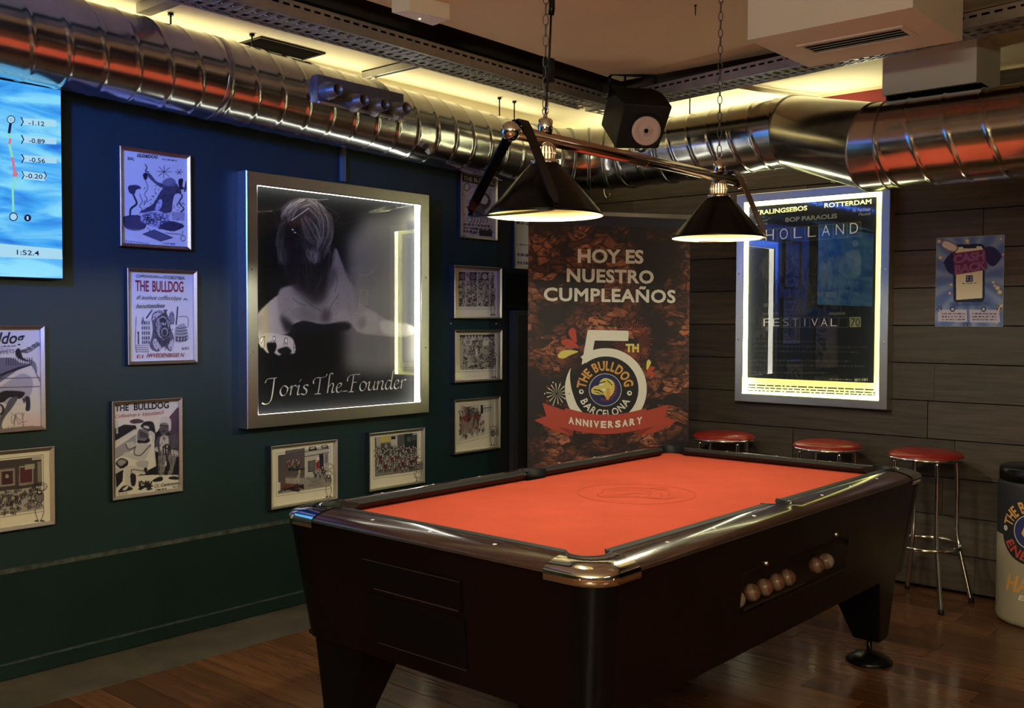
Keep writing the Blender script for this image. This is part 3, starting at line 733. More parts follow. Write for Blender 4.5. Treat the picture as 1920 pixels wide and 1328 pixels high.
# cabinet
iT, iB, zT, zB = .012, .060, .781, .39
def side_pt(face, u, v, d):
    """u along face 0..1, v 0 bottom..1 top, d outward"""
    ins = iB + (iT - iB) * v; z = zB + (zT - zB) * v; ax_, ay_ = A_ - ins, B_ - ins
    if face == '-y': return TP(-ax_ + 2 * ax_ * u, -ay_ - d, z)
    if face == '+y': return TP(ax_ - 2 * ax_ * u, ay_ + d, z)
    if face == '+x': return TP(ax_ + d, -ay_ + 2 * ay_ * u, z)
    return TP(-ax_ - d, ay_ - 2 * ay_ * u, z)
def fbox(mb, face, u0, u1, v0, v1, d0, d1):
    return mb.hexa([side_pt(face, u, v, d) for d in (d0, d1) for u, v in ((u0, v0), (u1, v0), (u1, v1), (u0, v1))])
cw = .085
for face, ln in (('-y', 2 * A_), ('+y', 2 * A_), ('+x', 2 * B_), ('-x', 2 * B_)):
    c_ = cw / ln
    if face == '+x':
        # measured window on this panel
        u0, u1 = (-2.745 - TY + B_) / (2 * B_), (-1.925 - TY + B_) / (2 * B_); v0, v1 = (.522 - zB) / (zT - zB), (.652 - zB) / (zT - zB)
        mb = MB()
        for q in ((c_, u0, 0, 1), (u1, 1 - c_, 0, 1), (u0, u1, 0, v0), (u0, u1, v1, 1)): fbox(mb, face, *q, -.018, 0)
        mb.build('side_panel', 'cabinet', tb)
        bx = MB()
        fbox(bx, face, u0, u1, v0 - .02, v1 + .02, -.12, -.115); fbox(bx, face, u0, u1, v0 - .03, v0, -.115, -.001); fbox(bx, face, u0, u1, v1, v1 + .03, -.115, -.001)
        fbox(bx, face, u0 - .01, u0, v0, v1, -.115, -.001); fbox(bx, face, u1, u1 + .01, v0, v1, -.115, -.001)
        bx.build('ball_trough', 'black_plastic', tb)
        pn = MB(); pn.add([side_pt(face, u0 - .004, v0 - .02, .001), side_pt(face, u1 + .004, v0 - .02, .001), side_pt(face, u1 + .004, v1 + .02, .001), side_pt(face, u0 - .004, v1 + .02, .001)], [(0, 1, 2, 3)]); pn.build('window_pane', 'glass_dark', tb)
        lp = MB(); fbox(lp, face, u0 + .02, u0 + .6 * (u1 - u0), v0 + .01, v0 + .03, -.01, -.006); lp.build('window_lip', 'alu_dark', tb)
        for (px, py) in ((1434, 1056), (1565, 1002)):
            r = ray(px, py); X = TX + A_ - .03; t_ = (X - CAM.x) / r.x; P = CAM + r * t_
            MB().lathe((TX + A_ - .026, P.y, P.z), [(.0005, .008), (.007, .006), (.008, 0), (.008, -.01)], 14, (1, 0, .1)).build('panel_screw', 'chrome', tb)
        WIN = (u0, u1, v0, v1)
    else:
        mb = MB(); fbox(mb, face, c_, 1 - c_, 0, 1, -.018, 0); mb.build('end_panel' if 'y' in face else 'side_panel', 'cabinet', tb)
for sx in (1, -1):
    for sy in (1, -1):
        rows = []
        for v in (0, .5, 1):
            ins = iB + (iT - iB) * v; z = zB + (zT - zB) * v; ax_, ay_ = A_ - ins, B_ - ins; R_ = .055
            pts = [(ax_, ay_ - cw)] + [(ax_ - R_ + R_ * math.cos(t_), ay_ - R_ + R_ * math.sin(t_)) for t_ in np.linspace(0, PI / 2, 10)] + [(ax_ - cw, ay_)]
            rows.append([TP(sx * (x + .001), sy * (y + .001), z) for x, y in pts])
        MB().grid(rows, False, True).build('corner_post', 'cab_black', tb)
MB().box(TX - A_ + iB + .01, TX + A_ - iB - .01, TY - B_ + iB + .01, TY + B_ - iB - .01, zB, zB + .015).build('cabinet_bottom', 'cab_black', tb)
# coin mechanism doors on the near end
def endu(px, py):
    r = ray(px, py); t_ = (TY - B_ + .035 - CAM.y) / r.y; P = CAM + r * t_; ins = .035
    return ((P.x - TX + A_ - ins) / (2 * (A_ - ins)), (P.z - zB) / (zT - zB))
u0, vt = endu(690, 1046); u1, _ = endu(869, 1090); _, vb = endu(690, 1100)
mb = MB(); fbox(mb, '-y', u0, u1, vb, vt, 0, .005); d1 = mb.build('coin_panel', 'cab_black', tb, bevel=.001)
mb = MB(); fbox(mb, '-y', u0 + .03, u1 - .01, vb + .002, vb + .007, .005, .007); fbox(mb, '-y', u0, u1 - .002, vt - .004, vt, .005, .006); mb.build('panel_trim', 'alu', d1)
u0, vt = endu(690, 1110); u1, vb = endu(872, 1262)
mb = MB(); fbox(mb, '-y', u0, u1, vb, vt, 0, .005); d2 = mb.build('cash_door', 'cab_black', tb, bevel=.001)
mb = MB(); fbox(mb, '-y', u0 + .02, u1, vb, vb + .004, .005, .007); mb.build('door_trim', 'alu', d2)
# legs and feet
for sx in (1, -1):
    for sy in (1, -1):
        fx, fy = A_ - .175, B_ - .145
        t4 = [(fx - .16, fy - .13), (fx + .085, fy - .13), (fx + .085, fy + .07), (fx - .16, fy + .07)]
        b4 = [(fx - .05, fy - .05), (fx + .06, fy - .05), (fx + .06, fy + .05), (fx - .05, fy + .05)]
        V = [TP(sx * x, sy * y, .10) for x, y in b4] + [TP(sx * x, sy * y, zB + .001) for x, y in t4]
        lg = MB().hexa(V).build('leg', 'cab_black', tb, bevel=.012)
        MB().lathe(TP(sx * fx, sy * fy, 0), [(.092, 0), (.094, .006), (.085, .018), (.055, .034), (.03, .042), (.012, .046), (.010, .104)], 32).build('levelling_foot', 'black_metal', lg)
# balls behind the window
bnames = [('old brown pool ball behind the window, leftmost', .06, 'ballw'), ('brown pool ball behind the window, second from the left', .19, 'ball'), ('brown pool ball behind the window, third from the left', .30, 'ball'),
          ('brown pool ball behind the window, fourth from the left', .41, 'ball'), ('brown pool ball at the middle of the window', .51, 'ball'),
          ('pale striped pool ball at the right end of the window', .90, 'ballw'), ('pale pool ball behind the window, second from the right', .80, 'ball')]
for lb, k, m in bnames:
    u = WIN[0] + (WIN[1] - WIN[0]) * k; P = side_pt('+x', u, WIN[2], -.036)
    b = thing('pool_ball', lb, 'pool ball', (P.x, P.y, P.z + .034), 'pool balls in the table window')
    MB().lathe((P.x, P.y, P.z + .034), [(.0286 * math.sin(t_) + 1e-4, -.0286 * math.cos(t_)) for t_ in np.linspace(0, PI, 15)], 22, (.8, .4, .3)).build('ball_body', m, b)
    MB().lathe((P.x, P.y, P.z + .034), [(.0290 * math.sin(t_), -.0290 * math.cos(t_)) for t_ in np.linspace(1.25, 1.9, 7)], 22, (.8, .4, .3)).build('ball_stripe', MT['ball_band'], b)

# ================================================================== LAMP OVER THE TABLE
LX, Y1, Y2, ZB_ = 2.0, -2.936, -1.815, 2.003
lamp = thing('billiard_lamp', 'two-shade hanging billiard lamp on a polished bar above the red table', 'lamp', (LX, (Y1 + Y2) / 2, 1.757))
MB().tube([(LX, -3.10, ZB_), (LX, -1.68, ZB_)], .0215, 24).build('bar', 'brass', lamp)
for yy in (-3.105, -1.655): MB().lathe((LX, yy, ZB_), [(.031 * math.sin(t_) + 1e-4, -.031 * math.cos(t_)) for t_ in np.linspace(0, PI, 17)], 28, (0, 1, 0)).build('end_ball', 'chrome' if yy < -3 else 'brass', lamp)
MB().lathe((LX, -2.36, ZB_), [(.0216, -.002), (.0228, -.001), (.0228, .001), (.0216, .002)], 24, (0, 1, 0)).build('bar_joint', 'brass', lamp)
for yy in (Y1, Y2):
    sh = MB().lathe((LX, yy, 0), [(.052, 1.918), (.055, 1.912), (.075, 1.893), (.186, 1.764), (.189, 1.758), (.187, 1.755)], 64).build('shade', 'black_metal', lamp)
    MB().lathe((LX, yy, 0), [(.05, 1.912), (.073, 1.889), (.184, 1.762), (.187, 1.755)], 64).build('shade_lining', 'shade_in', sh)
    MB().lathe((LX, yy, 0), [(.001, 1.914), (.05, 1.913)], 32).build('shade_cap', 'black_metal', sh)
    MB().lathe((LX, yy, 0), [(.042, 1.914), (.046, 1.916), (.046, 1.932), (.038, 1.935), (.034, 1.936)], 32).build('collar', 'chrome', lamp)
    cage = MB()
    for k in range(20):
        a_ = 2 * PI * k / 20; c, s_ = math.cos(a_), math.sin(a_)
        cage.tube([(LX + .033 * c, yy + .033 * s_, 1.934), (LX + .035 * c, yy + .035 * s_, 1.955), (LX + .030 * c, yy + .030 * s_, 1.976)], .0028, 6)
    cage.lathe((LX, yy, 0), [(.031, 1.974), (.031, 1.980), (.022, 1.990), (.010, 1.994), (.008, 2.0)], 28)
    cage.build('vented_socket', 'chrome', lamp)
    MB().lathe((LX, yy, 0), [(.019, 1.934), (.021, 1.955), (.016, 1.975)], 20).build('socket_glow', 'glow', lamp)
    MB().lathe((LX, yy, 0), [(.030 * math.sin(t_) + 1e-4, 1.842 - .030 * math.cos(t_)) for t_ in np.linspace(0, 2.5, 12)] + [(.014, 1.885), (.014, 1.912)], 24).build('light_bulb', 'bulb', lamp)
    light('SPOT', 'table_lamp_light', (LX, yy, 1.768), 24, WARM, rot=(0, 0, 0), spot_size=math.radians(177), spot_blend=.08, shadow_soft_size=.03)
    light('POINT', 'table_lamp_glow', (LX, yy, 1.81), .3, WARM, shadow_soft_size=.03)
    MB().lathe((LX, yy, 0), [(.022, 2.022), (.024, 2.026), (.024, 2.060), (.020, 2.066), (.008, 2.070), (.006, 2.082)], 28).build('chain_cap', 'chrome', lamp)
    loop = [(LX + .012 * math.cos(t_), yy, 2.092 + .012 * math.sin(t_)) for t_ in np.linspace(0, 2 * PI, 17)[:-1]]
    MB().tube([Vector(p_) if True else 0 for p_ in loop], .0022, 6, closed=True).build('chain_ring', 'chrome', lamp)
link0 = None; li = MB(); lw_, lh_ = .0085, .019
pts = [(lw_ * math.cos(t_), 0, lh_ * math.sin(t_) * (1 if abs(math.sin(t_)) > .5 else 1.1)) for t_ in np.linspace(0, 2 * PI, 17)[:-1]]
for yy in (Y1, Y2):
    z = 2.115; k = 0
    while z < CZ - .0:
        if link0 is None:
            link0 = MB().tube(pts, .0019, 6, closed=True).build('chain_link', mat('dark_chain_steel', (.16, .14, .12), .35, .9), None); o = link0; o.parent = lamp
        else: o = link0.copy(); COL.objects.link(o); o.parent = lamp
        o.location = Vector((LX, yy, z)) - Vector(lamp.location); o.rotation_euler = (0, 0, (k % 2) * PI / 2 + .75); z += .0335; k += 1
MB().tube([(LX, Y2, CZ - .016), (LX + .006, Y2 - .006, CZ)], .003, 6).build('ceiling_eye', 'chrome', lamp)
# bent-strip end brackets
def bracket(yy, m):
    W_ = .045; poly = [(0, .022), (.10, -.205), (.115, -.235), (.095, -.250), (-.185, -.250), (-.205, -.235), (-.19, -.205), (0, .022)]
    poly = [(.03, .015), (.0, .035), (-.03, .015), (-.195, -.205), (-.205, -.232), (-.185, -.247), (.12, -.247), (.142, -.232), (.135, -.205)]
    poly = smooth(poly, 3, True); rows = []
    for off, dy in ((-.0025, -W_ / 2), (.0025, -W_ / 2), (.0025, W_ / 2), (-.0025, W_ / 2), (-.0025, -W_ / 2)):
        r_ = []
        for i, (x, z) in enumerate(poly):
            x0, z0 = poly[i - 1]; x1, z1 = poly[(i + 1) % len(poly)]; tx, tz = x1 - x0, z1 - z0; L_ = math.hypot(tx, tz) + 1e-9
            wv = dy * (1.0 if z > -.225 else .45)
            r_.append(Vector((LX + x + tz / L_ * off, yy + wv, ZB_ - .0 + z - tx / L_ * off)))
        rows.append(r_)
    MB().grid(rows, True, False).build('end_bracket', m, lamp)
bracket(-3.062, 'black_metal'); bracket(-1.70, mat('bracket_red_reflection', (.16, .10, .085), .35, .5))  # right bracket browned: the red cloth's reflection put into its colour
# supply cable with its strain block
MB().tube([(LX + .012, Y1 + .012, CZ), (LX + .014, Y1 + .014, 2.42), (LX + .012, Y1 + .012, 2.40)], .010, 10).build('cable_sleeve', 'black_metal', lamp)
MB().tube([(LX + .012, Y1 + .012, 2.40), (LX + .010, Y1 + .008, 2.28), (LX + .004, Y1 + .002, 2.15), (LX, Y1, 2.07)], .0035, 8).build('supply_cable', 'rubber', lamp)
MB().box(LX - .016, LX + .018, Y1 + .004, Y1 + .026, 2.185, 2.262).build('strain_block', 'rubber', lamp, bevel=.006)

# ================================================================== STOOLS
def make_stool(x, y, label, rot):
    t = thing('bar_stool', label, 'stool', (x, y, 0), 'bar stools along the planked wall')
    sc = [(.001, .775), (.08, .774), (.135, .770), (.165, .762), (.179, .750), (.181, .742), (.175, .734)]
    MB().lathe((x, y, 0), sc, 48).build('seat', 'vinyl', t)
    MB().lathe((x, y, 0), [(.150, .730), (.180, .728), (.186, .732), (.186, .739), (.179, .742), (.150, .742)], 48).build('seat_band', 'chrome', t)
    MB().lathe((x, y, 0), [(.001, .728), (.165, .728), (.165, .735)], 32).build('seat_base', 'black_plastic', t)
    for k in range(4):
        a = rot + k * PI / 2; c, s_ = math.cos(a), math.sin(a)
        pts = smooth([(x + r_ * c, y + r_ * s_, z) for r_, z in ((.150, .735), (.158, .60), (.158, .42), (.163, .33), (.182, .24), (.215, .10), (.236, .012))], 4)
        lg = MB().tube(pts, .0115, 14).build('leg', 'chrome', t)
        MB().lathe((x + .238 * c, y + .238 * s_, 0), [(.0135, 0), (.0145, .004), (.0145, .022), (.012, .026)], 14, caps=True).build('rubber_tip', 'rubber', lg)
    MB().tube([(x + .178 * math.cos(2 * PI * j / 40), y + .178 * math.sin(2 * PI * j / 40), .295) for j in range(40)], .010, 12, closed=True).build('foot_ring', 'chrome', t)
    return t
S1 = make_stool(2.325, -.275, 'red-topped chrome bar stool nearest the tall can, fully in view', math.radians(-52))
for (x, y, lb, rz) in ((1.80, -.262, 'red-topped chrome bar stool in the middle, half hidden by the table', .15), (1.165, -.25, 'red-topped chrome bar stool beside the anniversary banner', .384)):
    c = copy_tree(S1); c.location = (x, y, 0); c.rotation_euler = (0, 0, rz); c['label'] = lb

# ================================================================== SPEAKER
sp = thing('ceiling_speaker', 'black hanging loudspeaker with a pale round cone in the ceiling corner', 'speaker', tuple(onz(1187, 140, CZ)))
so = Vector(sp.location)
def at_depth(px, py, P):     # the point seen there on the plane through P facing the viewer
    r = ray(px, py); t_ = (P - CAM).dot(_f) / r.dot(_f); return CAM + r * t_
c0 = at_depth(1192, 216, so + Vector((.05, -.03, 0)))
nrm = Vector((.50, -.80, -.33)).normalized(); ex = nrm.cross(Vector((0, 0, 1))).normalized() * -1; ez_ = ex.cross(nrm) * 1.0
if ez_.z < 0: ez_ = -ez_
if ex.dot(RT) < 0: ex = -ex
def SPp(x, z, d): return c0 + ex * x + ez_ * z + nrm * d
fr_ = [(-.10, -.15), (.12, -.155), (.19, .055), (-.05, .08)]
bk_ = [(-.19, -.06), (.06, -.08), (.12, .12), (-.14, .14)]
V = [SPp(x, z, -.10) for x, z in bk_] + [SPp(x, z, .13) for x, z in fr_]
MB().hexa(V).build('cabinet', 'black_plastic', sp, bevel=.010)
cc = SPp(.058, -.062, .131)
MB().lathe(cc, [(.086, .0), (.088, .006), (.080, .010), (.074, .004)], 40, nrm).build('cone_surround', 'rubber', sp)
MB().lathe(cc, [(.074, .006), (.068, .012), (.050, .005), (.036, .003), (.027, .004), (.020, .011), (.013, .013), (.011, .003)], 40, nrm).build('cone', 'cone', sp)
MB().lathe(cc, [(.0005, .004), (.0115, .004)], 16, nrm).build('cone_throat', 'gap', sp)
hb = [at_depth(*q, so) for q in ((1143, 182), (1143, 144), (1150, 138), (1228, 142), (1229, 185))]
MB().tube([tuple(q) for q in hb], .012, 4, caps=True).build('mounting_bracket', 'black_metal', sp)
rod = [at_depth(*q, so) for q in ((1172, 140), (1172, 185))]
MB().tube([tuple(q) for q in rod], .006, 8).build('mounting_rod', 'black_metal', sp)

# ================================================================== TALL CAN COOLER
can = thing('can_cooler', 'tall can-shaped cooler with black top beside the stools at the right edge', 'cooler', (2.865, -.255, 0))
cxn, cyn, rc = 2.865, -.262, .196
MB().lathe((cxn, cyn, 0), [(.001, .003), (rc - .02, .003), (rc - .006, .012), (rc, .03), (rc, .42)], 64).build('can_body', 'can', can)
MB().lathe((cxn, cyn, 0), [(rc, .42), (rc, .655), (rc - .002, .665), (rc - .007, .672)], 64).build('can_upper', 'ink_black', can)
MB().lathe((cxn, cyn, 0), [(rc - .008, .672), (rc - .006, .678), (rc - .006, .730), (rc - .014, .738), (.001, .742)], 64).build('lid', 'black_metal', can)
def cyl(a, z, e=.0015):    # a = metres around the can, 0 faces the viewer
    vx, vy = CAM.x - cxn, CAM.y - cyn; b0 = math.atan2(vy, vx); th = b0 + a / rc
    return Vector((cxn + (rc + e) * math.cos(th), cyn + (rc + e) * math.sin(th), z))
def disc(mb, ca, cz, r, e, r0=0, n=40):
    if r0: return mb.grid([[cyl(ca + q * math.cos(2 * PI * j / n), cz + q * math.sin(2 * PI * j / n), e) for j in range(n)] for q in (r0, r)], True, False)
    rows = [[cyl(ca + q * math.cos(2 * PI * j / n), cz + q * math.sin(2 * PI * j / n), e) for j in range(n)] for q in np.linspace(.001, r, 6)]
    return mb.grid(rows, True, False)
ca0, cz0 = -.045, .455
disc(MB(), ca0, cz0, .155, .0006).build('emblem_ground', 'ink_black', can)
disc(MB(), ca0, cz0, .078, .0012).build('emblem_disc', 'ink_navy', can)
disc(MB(), ca0, cz0, .081, .0014, .078).build('emblem_ring', 'ink_white', can)
def arc_text(s, fn, R_, a0, a1, hh, m, parent, inward=False, bold=.02, name='lettering'):
    mb = MB(); widths = []; 
    for ch in s:
        if ch == ' ': widths.append(.35)
        else: v, f = glyphs(ch, bold); widths.append(v[:, 0].max() - v[:, 0].min() + .10)
    tot = sum(widths); acc = 0; capv, _ = glyphs('H', bold); chh = capv[:, 1].max()
    for ch, w_ in zip(s, widths):
        if ch != ' ':
            v, f = glyphs(ch, bold); x0 = v[:, 0].min(); P = []
            for x, y in v:
                an = a0 + (a1 - a0) * (acc + (x - x0) + .05) / tot; y_ = min(max(y, -.2), 1) / chh * hh
                rr = R_ + y_ if not inward else R_ - y_
                P.append(fn(rr * math.cos(an), rr * math.sin(an)))
            mb.add(P, f)
        acc += w_
    return mb.build(name, m, parent)
R2 = math.radians
arc_text('THE BULLDOG', lambda x, y: cyl(ca0 + x, cz0 + y, .0022), .092, R2(172), R2(8), .052, 'ink_orange', can, bold=.03)
arc_text('ENERGY', lambda x, y: cyl(ca0 + x, cz0 + y, .0022), .140, R2(205), R2(335), .042, 'ink_ribbon', can, inward=True, bold=.03)
dg = MB()
for pl_ in ([(-.045, -.01), (-.03, .03), (.0, .045), (.03, .03), (.04, -.005), (.02, -.04), (-.01, -.045), (-.03, -.03)],):
    dg.add([cyl(ca0 + x, cz0 + y, .002) for x, y in pl_], [tuple(range(len(pl_)))])
dg.build('emblem_dog', 'ink_orange', can)
def can_text(s, a0, a1, z, hh, m, shear=.25, bold=.03):
    v, f = glyphs(s, bold, shear); mn = v.min(0); mx = v.max(0); capv, _ = glyphs('H', bold); chh = capv[:, 1].max()
    MB().add([cyl(a0 + (a1 - a0) * (x - mn[0]) / (mx[0] - mn[0]), z + hh * y / chh) for x, y in v], f).build('lettering', m, can)
can_text('HAPPY', -.165, .10, .17, .075, 'ink_orange'); can_text('ENERGY', -.10, .08, .135, .022, 'ink_white')
disc(MB(), -.175, .455, .013, .002).build('emblem_dot', 'ink_cream', can)

# ================================================================== FRAMED PRINTS
PAPER, INK, MID = (214, 208, 194), (34, 30, 38), (120, 114, 108)
def crop(ox, oy, s): return lambda x, y: (ox + x / s, oy + y / s)
def rect_ring(W, a0, a1, z0, z1, prof):
    """prof: (inset, depth) loops"""
    rows = [[W.p(a, z, d) for a, z in ((a0 + i, z0 + i), (a1 - i, z0 + i), (a1 - i, z1 - i), (a0 + i, z1 - i))] for i, d in prof]
    return MB().grid(rows, True, False)
def frame(label, W, quad, depth, artfn, fw=.016, group='aluminium framed prints on the green wall', res=420, base=PAPER, rect=None, name='framed_print'):
    if rect: a0, a1, z0, z1 = rect
    else:
        q = [W.m(*p_, depth) for p_ in quad]     # TL TR BR BL
        a0 = (q[0][0] + q[3][0]) / 2; a1 = (q[1][0] + q[2][0]) / 2; z1 = (q[0][1] + q[1][1]) / 2; z0 = (q[2][1] + q[3][1]) / 2
    c = W.p((a0 + a1) / 2, z0, 0); t = thing(name, label, 'picture', tuple(c), group)
    fo = rect_ring(W, a0, a1, z0, z1, [(0, .001), (0, depth - .002), (.001, depth)]).build('frame_side', 'alu_dark', t)
    rect_ring(W, a0, a1, z0, z1, [(.001, depth), (.004, depth + .0015), (fw, depth - .006), (fw, .006)]).build('frame', 'alu', t)
    A = Art(W, a0 + fw - .002, a1 - fw + .002, z0 + fw - .002, z1 - fw + .002, res, base, .007)
    artfn(A, t); A.build('print', t)
    MB().wquad(W, a0 + fw - .001, a1 - fw + .001, z0 + fw - .001, z1 - fw + .001, depth - .009).build('glass_pane', 'glass', t)
    return t
def jit(p, r): return (p[0] + random.uniform(-r, r), p[1] + random.uniform(-r, r))
def figure(A, x, y, h, col=None, tilt=0):
    """a small comic figure, feet at x,y"""
    col = col or random.choice([(200, 194, 182), (150, 144, 138), (90, 84, 86), (205, 200, 190), (120, 40, 45)])
    hd = h * .16; A.line([(x - h * .10, y), (x - h * .05, y - h * .42), (x + h * .05, y - h * .42), (x + h * .11, y)], INK, .9)
    b = [(x - h * .15, y - h * .40), (x - h * .18, y - h * .72), (x, y - h * .80), (x + h * .18, y - h * .72), (x + h * .14, y - h * .40)]
    A.poly(b, INK); A.poly([((p_[0] - x) * .72 + x, (p_[1] - y + h * .6) * .72 + y - h * .6) for p_ in b], col)
    A.ell((x, y - h * .88), hd * .75, hd, INK); A.ell((x, y - h * .87), hd * .5, hd * .7, (205, 198, 186))
    if random.random() < .5: A.line([(x - h * .17, y - h * .68), (x - h * .34, y - h * random.uniform(.5, .95))], INK, .8)
    if random.random() < .5: A.line([(x + h * .17, y - h * .68), (x + h * .34, y - h * random.uniform(.5, .95))], INK, .8)
def tall_figure(A, pts):
    """lanky lone figure in the margin; pts = (x, y_top, y_bottom, width)"""
    x, y0, y1, w_ = pts; h = y1 - y0
    A.ring((x, y0 + h * .14), w_ * .42, h * .09, INK, .9); A.ell((x, y0 + h * .38), w_ * .33, h * .15, MID); A.ring((x, y0 + h * .38), w_ * .33, h * .15, INK, 1)
    A.ell((x, y0 + h * .26), w_ * .22, h * .07, INK); A.ell((x, y0 + h * .25), w_ * .12, h * .035, (210, 205, 195))
    for s_ in (-1, 1):
        A.line([(x + s_ * w_ * .12, y0 + h * .50), (x + s_ * w_ * .34, y0 + h * .72), (x + s_ * w_ * .15, y0 + h * .94)], INK, .9, sm=4)
        A.poly([(x + s_ * w_ * .08, y0 + h * .94), (x + s_ * w_ * .42, y0 + h * .97), (x + s_ * w_ * .36, y1), (x + s_ * w_ * .04, y0 + h * .99)], INK)
def bordered(A, q): A.line(list(q) + [q[0]], MID, .6)

def art_snakes(A, t):
    c = crop(0, 250, 3.32)
    text(LW, 'BAL', c(795, 166), c(838, 170), 6, 'ink', t, .0085, bold=.01)
    text(LW, 'GLD&DOG', c(852, 146), c(984, 158), 6, 'ink', t, .0085, bold=.03, shear=.3)
    A.poly([c(1000, 130), c(1094, 144), c(1094, 152), c(1000, 138)], (90, 84, 96)); A.scrib(c(1010, 166), c(1108, 178), 2.6, (70, 64, 80))
    L = lambda pts, w_=1.2, sm=4: A.line([c(*p_) for p_ in pts], INK, w_, sm=sm)
    P = lambda pts, col=INK, sm=3, a=1: A.poly([c(*p_) for p_ in pts], col, a, sm=sm)
    P([(770, 520), (860, 510), (900, 540), (905, 585), (850, 600), (790, 590), (768, 560)], (70, 64, 84)); L([(770, 520), (860, 512), (905, 545), (900, 590), (840, 604), (785, 590), (768, 555), (770, 520)], 1)
    L([(812, 345), (838, 400), (850, 440), (815, 470), (810, 512)], 3.2); P([(798, 330), (850, 322), (880, 342), (848, 352), (838, 378), (808, 372)], (60, 54, 74)); 
    L([(870, 380), (885, 425), (868, 455), (885, 470), (870, 500)], 1); L([(905, 290), (920, 340), (900, 380), (915, 410), (895, 450)], 1)
    P([(905, 245), (935, 252), (975, 300), (1025, 318), (1035, 345), (990, 330), (940, 290), (915, 262)], (80, 76, 92)); L([(905, 195), (915, 215), (905, 235), (925, 240)], 1.8)
    P([(890, 255), (912, 248), (918, 280), (900, 290)], INK)
    P([(960, 430), (1000, 360), (1040, 320), (1080, 300), (1110, 330), (1130, 370), (1090, 380), (1075, 430), (1065, 490), (1020, 495), (975, 480), (900, 495), (870, 490), (930, 455)], (72, 68, 82))
    P([(1010, 300), (1060, 275), (1095, 300), (1080, 330), (1030, 325)], (120, 116, 130)); P([(1110, 290), (1140, 285), (1135, 330), (1150, 340), (1120, 350)], INK)
    L([(1100, 360), (1135, 390), (1115, 430), (1145, 470), (1125, 490)], 2.2); L([(1160, 300), (1150, 360)], 3); P([(985, 420), (1010, 415), (1000, 470), (965, 475)], (190, 186, 196))
    P([(880, 510), (930, 488), (1000, 492), (1055, 520), (1050, 570), (990, 588), (920, 575), (878, 545)], (176, 170, 184)); 
    for i in range(14): A.ring(c(random.uniform(900, 1040), random.uniform(510, 570)), random.uniform(3, 8), random.uniform(2.5, 6), INK, 1.1)
    P([(1050, 545), (1150, 575), (1085, 610), (1020, 600), (985, 590)], (60, 56, 76)); A.poly([c(1070, 490), c(1150, 492), c(1148, 545), c(1070, 540)], (130, 126, 140), .6)
    A.poly([c(890, 628), c(960, 602), c(1075, 650), c(1000, 672)], (90, 86, 104)); L([(890, 628), (960, 602), (1075, 650), (1000, 672), (890, 628)], 1, 1)
    A.ring(c(1140, 655), 4.5, 5, INK, 1); L([(1030, 620), (1140, 632)], .9)
    for k in range(8): L([(1020, 240), (1020 + 45 * math.cos(k * .8), 240 + 40 * math.sin(k * .8))], .6, 1)
    for k in range(6): L([(1115, 245), (1115 + 22 * math.cos(k * 1.05), 240 + 18 * math.sin(k * 1.05))], .6, 1)
    for i in range(90):
        x, y = random.uniform(900, 1140), random.uniform(310, 610); L([(x, y), (x + random.uniform(-14, 14), y + random.uniform(4, 16))], .6, 1)
    A.scrib(c(780, 676), c(930, 692), 2.6, (110, 104, 120)); A.scrib(c(1010, 690), c(1090, 696), 2.8, (60, 50, 96))
